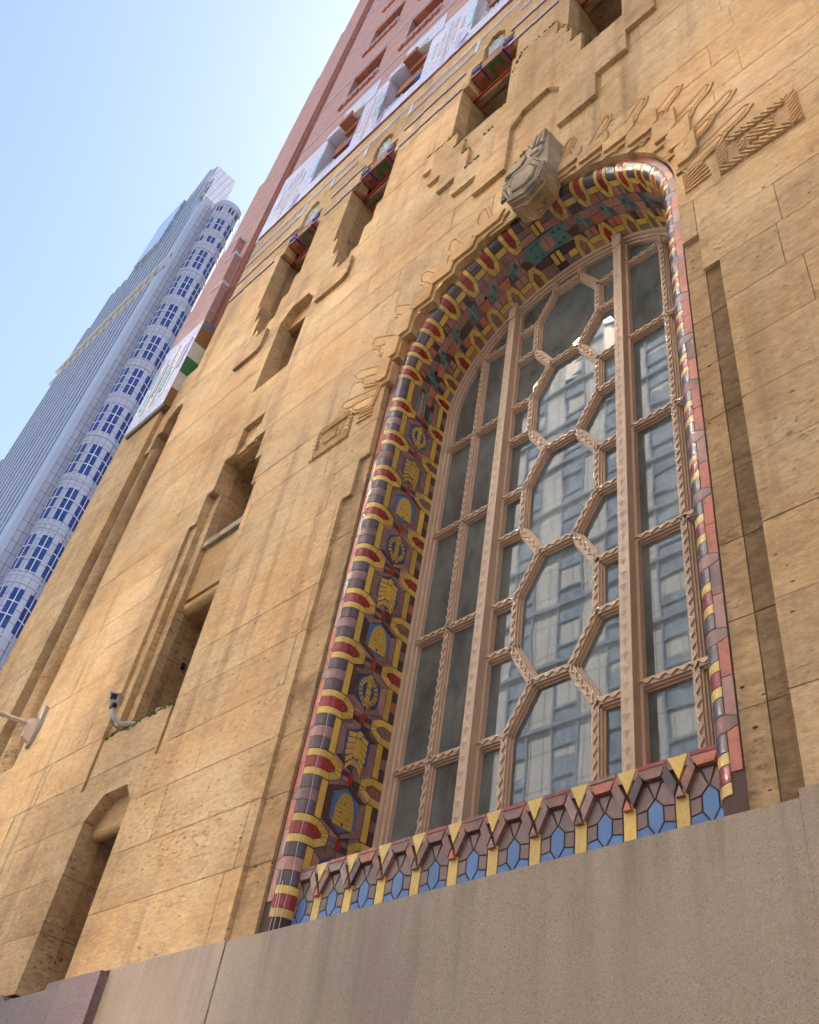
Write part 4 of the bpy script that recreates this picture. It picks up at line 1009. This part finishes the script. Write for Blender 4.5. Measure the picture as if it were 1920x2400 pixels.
# relief ornament on the band: flat bars, chevrons and toothed feathers
def orn(x, z, s=1.0):
    for dx, dz, w_, h_, c in ((-.52, .1, .10, 1.0, 'violet'), (-.38, -.35, .07, 1.5, 'cream'), (-.27, -.1, .09, .75, 'rose'), (-.27, .9, .09, .5, 'violet'), (-.15, -.6, .06, 2.3, 'cream'), (-.05, -.9, .08, 2.6, 'violet'), (.06, -.6, .06, 2.2, 'cream'), (.17, .1, .09, .6, 'rose'), (.17, 1.0, .09, .6, 'violet'), (.29, -.35, .07, 1.4, 'cream'), (.42, -.9, .10, .9, 'violet'), (.42, .4, .10, .7, 'rose')):
        part('ornament_bar', MB().box(x + dx * s - w_ / 2, x + dx * s + w_ / 2, -.007, .004, z + dz * s, z + (dz + h_) * s), GL[c])
    mb = MB()
    for i in range(4): mb.prism([(x + .55 + .05 * i, z - 1.3), (x + .585 + .05 * i, z - 1.3), (x + .60 + .05 * i, z - 1.0 - .03 * i), (x + .56 + .05 * i, z - 1.0)], -.03, .004)
    mb.prism([(x + .50, z - .95), (x + .75, z - .62), (x + .78, z - .66), (x + .54, z - 1.0)], -.03, .004)
    part('toothed_ornament', mb, GL['violet'])
for c in [-14.05, -10.72, -7.85, -4.75]: orn(c, 25.5)
for c in NW:
    # striped left cheek, terracotta canopy boxes, blue tube, dark sash
    xl, xr = c - .88, c + .72
    for za, zb, q in ((24.95, 25.25, 'grey'), (25.25, 25.5, 'worn'), (25.5, 25.66, 'cream'), (25.66, 26.35, 'green'), (26.35, 26.5, 'cream'), (26.5, 26.75, 'worn'), (26.75, 27.0, 'cream'), (27.0, 27.55, 'grey')):
        part('cheek_tile', MB().box(xl - .1, xl - .006, .006, 1.0, za + .004, zb - .004), GL[q]); part('cheek_tile', MB().box(xr + .006, xr + .1, .006, 1.0, za + .004, zb - .004), GL[q])
    part('aqua_corner', MB().prism([(xl - .16, 25.5), (xl - .02, 25.5), (xl - .02, 26.6), (xl - .10, 26.9)], -.012, .004), GL['aqua'])
    cb = part('window_canopy', MB().box(xl + .22, xl + 1.1, .22, .9, 26.55, 27.1).box(xl + .7, xr - .02, .12, .9, 27.12, 27.53), GL['terra'])
    part('canopy_corbel', MB().box(xl + .62, xl + 1.1, -.12, .3, 27.45, 27.75).box(xl + 1.12, xr - .1, .2, .6, 26.85, 27.1), GL['terra'], cb)
    part('blue_tube', MB().tube([(xl + .9, .30, 26.5), (xr - .05, .30, 26.5)], .13, 12), GL['cobalt'], cb)
    part('dark_window', MB().box(xl, xr, .78, .82, 24.9, 27.0), DARKG)
    mb = MB()
    for i in range(5): mb.prism([(xl + .3 + .14 * i, 24.94), (xl + .42 + .14 * i, 24.94), (xl + .40 + .14 * i, 25.12)], -.01, .3)
    part('toothed_sill', mb, GL['white'])
    part('band_corbel', MB().box(xl - .05, xl + .45, -.05, .3, 27.56, 27.9).box(xl + .45, xr + .4, -.02, .3, 27.56, 28.75), GL['lilac'])
    mb = MB()
    for i in range(6): mb.prism([(xl + .7 + .12 * i, 27.55), (xl + .8 + .12 * i, 27.55), (xl + .82 + .12 * i, 27.95), (xl + .74 + .12 * i, 27.95)], -.05, .0)
    part('toothed_fringe', mb, GL['cream'])
# ------------------------------------------------------------------ brick upper wall
BW_ = []
for c in (-12.24, -9.58, -6.4, -3.8):
    for z in (30.1, 34.4, 38.7, 43.0, 47.3): BW_.append(rect(c - .78, c + .78, z, z + 2.15))
ps = [rect(-14.75, 1.2, 27.9, 57)]
for h in BW_: ps = [q for p in ps for q in subtract(p, h)]
mb = MB()
for p in ps: mb.prism(p, .0, .4)
part('brick_wall', mb, BRICK)
for h in BW_:
    x0, x1, z0, z1 = h[0][0], h[1][0], h[0][1], h[2][1]
    part('window_cheek', MB().box(x0 - .1, x0, .402, 1.2, z0, z1).box(x1, x1 + .1, .402, 1.2, z0, z1), BRICK)
    for i in range(3): part('soffit_panel', MB().box(x0 + .52 * i + .008, x0 + .52 * i + .512, .03, 1.2, z1 - .03, z1 + .05), GL['orange'])
    part('dark_window', MB().box(x0, x1, .75, .79, z0, z1), DARKG)
    part('window_ledge', MB().box(x0 - .12, x1 + .12, -.09, .6, z0 - .06, z0), GL['lilac'])
    for i in range(7): part('ledge_dentil', MB().box(x0 - .1 + .245 * i, x0 + .05 + .245 * i, -.07, .02, z0 - .24, z0 - .065), GL['orange'])
for z in (29.2, 32.5, 36.9, 41.2): 
    part('brick_string', MB().box(-14.7, -1, -.03, .02, z, z + .05), GL['lilac'])
# left brick corner, set back twice as it rises, and the deep groove beside it with its terracotta fillet
for x0, z0, z1 in ((-17.38, 20.7, 30.5), (-17.08, 30.5, 39.1), (-16.92, 39.1, 43.7), (-16.75, 43.7, 58)):
    part('brick_corner', MB().box(x0, -15.52, 0, 1.2, z0, z1), BRICK)
part('brick_corner', MB().box(-15.52, -15.44, .10, 1.2, 20, 58), BRICK)
part('brick_groove_back', MB().box(-15.44, -14.7, .34, 1.2, 18.4, 58), BRICK)
part('groove_fillet', MB().box(-15.515, -15.445, .085, .098, 21, 57), GL['orange'])
# pier: white band and three brick turrets standing in front of the corner
z = 17.36; rr = random.Random(8); i = 0
while z < 20.68:
    zb = min(z + .6, 20.7)
    for a, b in ((-17.15, -16.6), (-16.6, -16.0), (-16.0, -15.42)):
        part('band_tile', MB().box(a + .003, b - .003, -.20, .3, z + .003, zb - .003), GL['lilac'] if rr.random() < .6 else GL['white'])
    for ya, yb in ((-.197, .2), (.2, .62)):
        part('cheek_tile', MB().box(-15.45, -15.415, ya + .003, yb - .003, z + .003, zb - .003), GL[['grey', 'ochre', 'cream', 'green', 'cream', 'ochre'][(i + 1) % 6]])
    z = zb; i += 1
for dx, dz, w_, h_, c in ((-.55, .6, .12, 1.4, 'aqua'), (-.38, .3, .1, 2.2, 'cream'), (-.2, .9, .12, 1.2, 'violet'), (0, .4, .1, 2.4, 'cream'), (.2, .8, .13, .9, 'aqua'), (.4, .5, .1, 2.0, 'cream'), (.62, 1.4, .12, 1.2, 'violet'), (-.72, 1.6, .1, 1.2, 'violet')):
    part('ornament_bar', MB().box(-16.3 + dx - w_ / 2, -16.3 + dx + w_ / 2, -.222, -.197, 17.5 + dz, 17.5 + dz + h_), GL[c])
for xl, xr, z0, z1 in ((-17.0, -15.47, 20.71, 22.43), (-16.9, -15.62, 22.43, 24.06), (-16.85, -15.96, 24.06, 25.3)):
    t = part('brick_turret', MB().box(xl, xr, -.2, .0, z0, z1), BRICK)
    part('turret_coping', MB().prism([(xr - .5, z1), (xr + .02, z1), (xr + .02, z1 + .14)], -.225, -.15).box(xr - .1, xr + .02, -.15, .0, z1, z1 + .1), GL['lilac'], t)
part('recess_back', MB().box(-15.42, -14.86, .62, 1.2, 18.2, 24.3), BRICK)
part('recess_cheek', MB().box(-14.86, -14.80, .302, 1.2, 18.45, 24.1), BRICK)
for i in range(5):
    part('stepped_brick_edge', MB().box(-15.0 + .0 * i, -14.84, .30, .62, 19.3 + .95 * i, 20.2 + .95 * i), GL['cream'] if i == 0 else BRICK)
# small iron clamps in the recess joints
for x, y, z in ((-11.11, .62, 13.4 - 1.9), (-11.11, .55, 8.82), (-11.03, .55, 5.51), (-11.12, .62, 15.45), (-12.7, .65, 20.05), (-10.11, .65, 20.05), (-6.73, .5, 19.72), (-15.05, .3, 11.46)):
    part('iron_clamp', MB().box(x - .0, x + .035, y - .02, y + .03, z - .05, z + .05).box(x, x + .07, y, y + .02, z - .02, z + .0), BLACK)

# ------------------------------------------------------------------ cameras and the pole bracket
cm = thing('security_camera', (-10.7, -.05, 7.44), 'white security camera on a curved white arm over the stone ledge', 'security camera')
part('arm', MB().tube([(-10.66, .06, 7.46), (-10.70, -.06, 7.42), (-10.70, -.17, 7.36), (-10.70, -.27, 7.37), (-10.705, -.32, 7.43), (-10.71, -.33, 7.50)], .026, 10), METALW, cm)
part('cable', MB().tube([(-10.72, -.02, 7.36), (-10.72, -.12, 7.29), (-10.73, -.24, 7.31), (-10.73, -.32, 7.42)], .012, 8), plain('grey_conduit', S(120, 118, 120), .5), cm)
part('bracket', MB().box(-10.76, -10.67, -.37, -.31, 7.50, 7.56), BLACK, cm)
hs = MB(); hs.box(-.07, .07, -.16, .16, -.06, .06); hs.box(-.085, .085, -.20, .14, .055, .075)
def place(mb, loc, rz, rx_=0):
    m_ = Matrix.Translation(loc) @ Matrix.Rotation(rz, 4, 'Z') @ Matrix.Rotation(rx_, 4, 'X') @ Matrix.Scale(.8, 4); mb.v = [tuple(m_ @ Vector(v)) for v in mb.v]; return mb
part('housing', place(hs, (-10.71, -.34, 7.63), math.radians(52), math.radians(16)), METALW, cm)
part('lens_window', place(MB().box(-.05, .05, -.168, -.16, -.045, .045), (-10.71, -.34, 7.63), math.radians(52), math.radians(16)), BLACK, cm)
c2 = thing('ledge_camera', (-10.3, .1, 7.44), 'small white camera hood peeping over the mossy ledge', 'security camera')
part('hood', place(MB().prism([(-.07, -.05), (.07, -.05), (.07, .03), (.03, .07), (-.03, .07), (-.07, .03)], -.1, .12), (-10.31, .12, 7.515), math.radians(60)), METALW, c2)
part('stem', MB().tube([(-10.31, .14, 7.42), (-10.31, .14, 7.49)], .02, 8), METALW, c2)
br = thing('pole_bracket', (-14.2, 0, 8.5), 'pale metal pole held by a pointed wall plate on the stone pier', 'flagpole bracket')
BRM = plain('weathered_pale_metal', S(176, 160, 148), .55, .12, 10)
part('pole', MB().tube([(-14.2, -.10, 8.50), (-14.34, -.85, 8.46), (-14.5, -1.9, 8.42)], .036, 10), BRM, br)
part('wall_plate', MB().prism([(-14.23, 8.12), (-14.16, 8.18), (-14.08, 8.5), (-14.14, 8.86), (-14.2, 8.9), (-14.27, 8.5)], -.06, .0), BRM, br)
part('socket', MB().prism([(-14.24, 8.2), (-14.15, 8.2), (-14.14, 8.62), (-14.24, 8.62)], -.2, -.06, .25), BRM, br)

# ------------------------------------------------------------------ the far tower
tw = thing('skyscraper', (-130, 20, 0), 'pale blue-white skyscraper with a rounded corner of deep blue windows and a pointed gable', 'skyscraper')
def tp(name, mb, mat, kind=None, parent=None): return mb.build(name, mat, parent or tw, kind)
FY = 16.7
out = [(-157, 0), (-112.5, 0), (-112.5, 171), (-116.5, 171), (-116.5, 178), (-119, 178), (-122, 199), (-126.5, 203), (-128.5, 206.5), (-134, 199), (-134, 193), (-138, 193), (-138, 183), (-144, 183), (-144, 174), (-151, 174), (-151, 163), (-155, 163), (-155, 122), (-157, 122)]
tp('main_slab', MB().prism(out, FY, FY + 5), TOWER)
tp('rear_slab', MB().box(-150, -113.2, FY + 5.01, FY + 24, 0, 160), TOWER)
def topz(x):
    for a, b, z in ((-157, -155, 122), (-155, -151, 163), (-151, -144, 174), (-144, -138, 183), (-138, -134, 193), (-134, -119, 198), (-119, -116.5, 178), (-116.5, -112, 171)):
        if a <= x < b: return z
    return 170
xs = [-155.4 + 2.66 * i for i in range(17)]
for x in xs:
    z1 = topz(x) - (6 if x > -134 and x < -119 else 1)
    tp('pier', MB().box(x - .55, x + .55, FY - .75, FY, 8, z1), TOWERF)
g = MB(); fr = MB(); sp = MB(); rr = random.Random(4)
for x in xs[:-1]:
    xm = x + 1.33; z = 30
    while z < topz(xm) - 10:
        g.box(xm - .72, xm + .72, FY - .06, FY + .1, z, z + 2.7); fr.box(xm - .72, xm + .72, FY - .32, FY - .05, z - .30, z - .05)
        if rr.random() < .28: sp.box(xm - .7, xm + .7, FY - .14, FY - .06, z + 1.3, z + 2.5)
        z += 3.9
tp('window_glazing', g, glass('slab_glass', S(40, 54, 82), .0, .08, 2, 1.6), 'stuff'); tp('window_sill', fr, TOWERC, 'stuff'); tp('window_blind', sp, TOWERF, 'stuff')
tp('ledge', MB().box(-156, -112.3, FY - 1.1, FY, 148.4, 149.6).box(-156, -112.3, FY - .9, FY, 144.6, 145.3), TOWERC)
tp('corner_fin', MB().box(-115.4, -112.3, FY - .9, FY, 8, 170.5), TOWERF)
tp('crown_panel', MB().box(-139, -129, FY - 1.4, FY - .4, 172, 190), GLASSO)
CX, CY, CR = -111.0, 21.0, 2.78
def ringm(r, z0, z1, a0=0, a1=2 * PI, n=40, rin=None):
    mb = MB(); p0 = [(CX + r * math.cos(a0 + (a1 - a0) * i / n), CY + r * math.sin(a0 + (a1 - a0) * i / n)) for i in range(n + 1)]
    mb.add([(x, y, z0) for x, y in p0] + [(x, y, z1) for x, y in p0], [(i, i + 1, n + 2 + i, n + 1 + i) for i in range(n)], False)
    mb.add([(x, y, z1) for x, y in p0[:-1]], [tuple(range(n))]); mb.add([(x, y, z0) for x, y in p0[:-1]], [tuple(range(n))[::-1]]); return mb
tp('round_corner', ringm(CR, 0, 169.2), TOWER)
view = math.atan2(-4.5 - CY, 0 - CX)                  # bearing towards the street
def pane(a0, a1, z0, z1, par=None):
    mb = MB(); r = CR + .03; p = [(CX + r * math.cos(a), CY + r * math.sin(a)) for a in (a0, (a0 + a1) / 2, a1)]; q = [(CX + (CR - .1) * math.cos(a), CY + (CR - .1) * math.sin(a)) for a in (a0, (a0 + a1) / 2, a1)]
    mb.add([(x, y, z0) for x, y in p] + [(x, y, z1) for x, y in p], [(0, 1, 4, 3), (1, 2, 5, 4)]); return mb
def frm(a0, a1, z0, z1, th=.11):
    mb = MB(); r = CR + .07
    def bx(b0, b1, za, zb):
        p = [(CX + r * math.cos(b0), CY + r * math.sin(b0)), (CX + r * math.cos(b1), CY + r * math.sin(b1))]; q = [(CX + (CR - .05) * math.cos(b0), CY + (CR - .05) * math.sin(b0)), (CX + (CR - .05) * math.cos(b1), CY + (CR - .05) * math.sin(b1))]
        mb.add([(p[0][0], p[0][1], za), (p[1][0], p[1][1], za), (p[1][0], p[1][1], zb), (p[0][0], p[0][1], zb), (q[0][0], q[0][1], za), (q[1][0], q[1][1], za), (q[1][0], q[1][1], zb), (q[0][0], q[0][1], zb)], [(0, 1, 2, 3), (0, 4, 5, 1), (3, 2, 6, 7), (0, 3, 7, 4), (1, 5, 6, 2)])
    return mb, bx
def cyl_window(ac, zc, rows, hgt, wid=math.radians(29)):
    a0, a1 = ac - wid / 2, ac + wid / 2; z0 = zc - hgt / 2; dz = hgt / rows
    mb, bx = frm(a0, a1, z0, zc + hgt / 2)
    bx(ac - .022, ac + .022, z0, z0 + hgt)
    for i in range(1, rows): 
        for k in range(4): bx(a0 + wid * k / 4, a0 + wid * (k + 1) / 4, z0 + dz * i - .07, z0 + dz * i + .07)
    wnd = tp('corner_window', mb, METALW)
    for i in range(rows):
        tp('pane', pane(a0, ac, z0 + dz * i, z0 + dz * (i + 1)), GLASSB, None, wnd); tp('pane', pane(ac, a1, z0 + dz * i, z0 + dz * (i + 1)), GLASSB, None, wnd)
DT = 113.9 - CR
for tan_, rows, hg in ((1.437, 2, 3.9), (1.387, 1, 1.9), (1.322, 3, 5.9), (1.241, 3, 6.0), (1.16, 3, 6.1), (1.076, 3, 6.1), (.995, 3, 6.1), (.912, 3, 6.1), (.83, 3, 6.1), (.748, 3, 6.1), (.666, 3, 6.1), (.584, 3, 6.1)):
    z = 1.6 + tan_ * DT
    for da in (-55, -8, 39): cyl_window(view + math.radians(da), z, rows, hg)
    tp('corner_band', ringm(CR + .10, z - hg / 2 - 1.05, z - hg / 2 - .75), TOWERF); tp('corner_band', ringm(CR + .10, z + hg / 2 + .75, z + hg / 2 + .95), TOWERF)
for a, zz in ((-40, 167.3), (10, 167.6), (48, 167.6)):
    for d in (-7, 7): tp('corner_window', pane(view + math.radians(a + d - 4), view + math.radians(a + d + 4), zz - 1.2, zz + .6), DARKG)
tp('parapet', ringm(CR + .16, 168.6, 170.1), TOWERF)
rl = MB()
for i in range(7): rl.tube([(-118 + i * .9, FY + 3, 171), (-118 + i * .9, FY + 3, 174.5)], .09, 6)
rl.tube([(-118, FY + 3, 174.4), (-112.6, FY + 3, 174.4)], .09, 6); tp('roof_railing', rl, METALW)
tp('rear_wing', MB().box(-109.2, -104.5, FY + 8, FY + 26, 0, 176), TOWERF)

# ------------------------------------------------------------------ the building across the street (seen in the panes)
op = thing('marble_office', (-15, -26, 0), 'white marble office block across the street, mirrored in the great window', 'building')
def oq(name, mb, mat, kind=None): return mb.build(name, mat, op, kind)
OY = -26.0
oq('wall', MB().box(-74, 7, OY - 16, OY, 0, 72), OPPW)
gm = MB(); fm = MB(); smb = MB(); rr = random.Random(2)
for fl in range(17):
    z = 5.0 + 3.9 * fl
    for b in range(24):
        x = -73 + 3.3 * b
        gm.box(x, x + 1.45, OY, OY + .03, z, z + 2.6); gm.box(x, x + 1.45, OY, OY + .03, z - .75, z - .12)
        for (a, c, e, f_) in ((x - .12, x + .0, z - .9, z + 2.75), (x + 1.45, x + 1.57, z - .9, z + 2.75), (x, x + 1.45, z - .12, z + .0), (x, x + 1.45, z + 1.5, z + 1.58)): fm.box(a, c, OY - .02, OY + .14, e, f_)
        if rr.random() < .55: smb.box(x + .12, x + 1.35, OY + .03, OY + .04, z + rr.choice([.1, .5, 1.0]), z + 1.46)
    fm.box(-74, 7, OY - .02, OY + .22, z + 2.72, z + 2.95)
# added mirror panes, each aimed to throw soft sun patches across the street
pm = MB(); GLINT = [((-13.4, 9.2), .30, .9, 4), ((-8.4, 4.85), .35, .6, 4), ((-8.1, 11.7), .5, .7, 2), ((-12.9, 18.0), .4, 1.1, 3), ((-9.4, 16.2), .35, .8, 2), ((-5.3, 14.3), .3, .5, 1), ((-7.4, 20.2), .6, .5, 2), ((-1.5, 13.5), .55, .5, 2), ((-2.0, 4.3), .25, .6, 1), ((-15.2, 6.5), .3, .8, 1)]
rg = random.Random(21); bag = [g_ for g_ in GLINT for _ in range(g_[3])]
for fl in range(6, 17):
    for b in range(24):
        x = -73 + 3.3 * b + .72; z = 5.0 + 3.9 * fl + 1.3
        if x > 6.5 or x < -52 or z > 70 or (-36 < x < -10 and z < 56): continue
        (tx, tz), ax, az_, _ = rg.choice(bag)
        u = rg.gauss(0, 1); T_ = Vector((tx + ax * rg.gauss(0, .5) + u * .22, 0, tz + az_ * u * .7))
        P_ = Vector((x, OY + .12, z)); nn = ((T_ - P_).normalized() + sd).normalized()
        e1 = Vector((0, 0, 1)).cross(nn).normalized(); e2 = nn.cross(e1)
        c = [P_ + e1 * sx * .74 + e2 * sz * 1.7 for sx, sz in ((-1, -1), (1, -1), (1, 1), (-1, 1))]
        pm.add(c + [q - nn * .02 for q in c], [(0, 1, 2, 3), (7, 6, 5, 4), (0, 4, 5, 1), (1, 5, 6, 2), (2, 6, 7, 3), (3, 7, 4, 0)])
COAT = plain('mirror_pane_glass', (.74, .70, .62, 1), .085, .04, 1, 0); COAT.node_tree.nodes['Principled BSDF'].inputs['Metallic'].default_value = .8
oq('aimed_mirror_pane', pm, COAT, 'stuff')
oq('window_glass', gm, GLASSO, 'stuff'); oq('window_frame', fm, OPPF, 'stuff'); oq('window_blind', smb, OPPW, 'stuff')

ob = thing('dimming_block', (20, -26, 0), 'unseen dark brown brick block added across the street to dim the right side', 'building')  # added out of view to cut the light on the facade's right
OBB = plain('dark_brown_brick', S(110, 78, 62), .85, .2, 3)
OBB_w = MB().box(7.4, 52, OY - 16, OY + .6, 0, 58).build('wall', OBB, ob)
g2 = MB(); f2 = MB()
for fl in range(13):
    for b in range(13):
        x = 9.2 + 3.4 * b; z = 4.5 + 4.1 * fl; g2.box(x, x + 1.7, OY + .59, OY + .61, z, z + 2.4); f2.box(x - .15, x + 1.85, OY + .6, OY + .78, z - .2, z)
g2.build('window_glass', GLASSO, ob, 'stuff'); f2.build('window_sill', OPPW, ob, 'stuff')
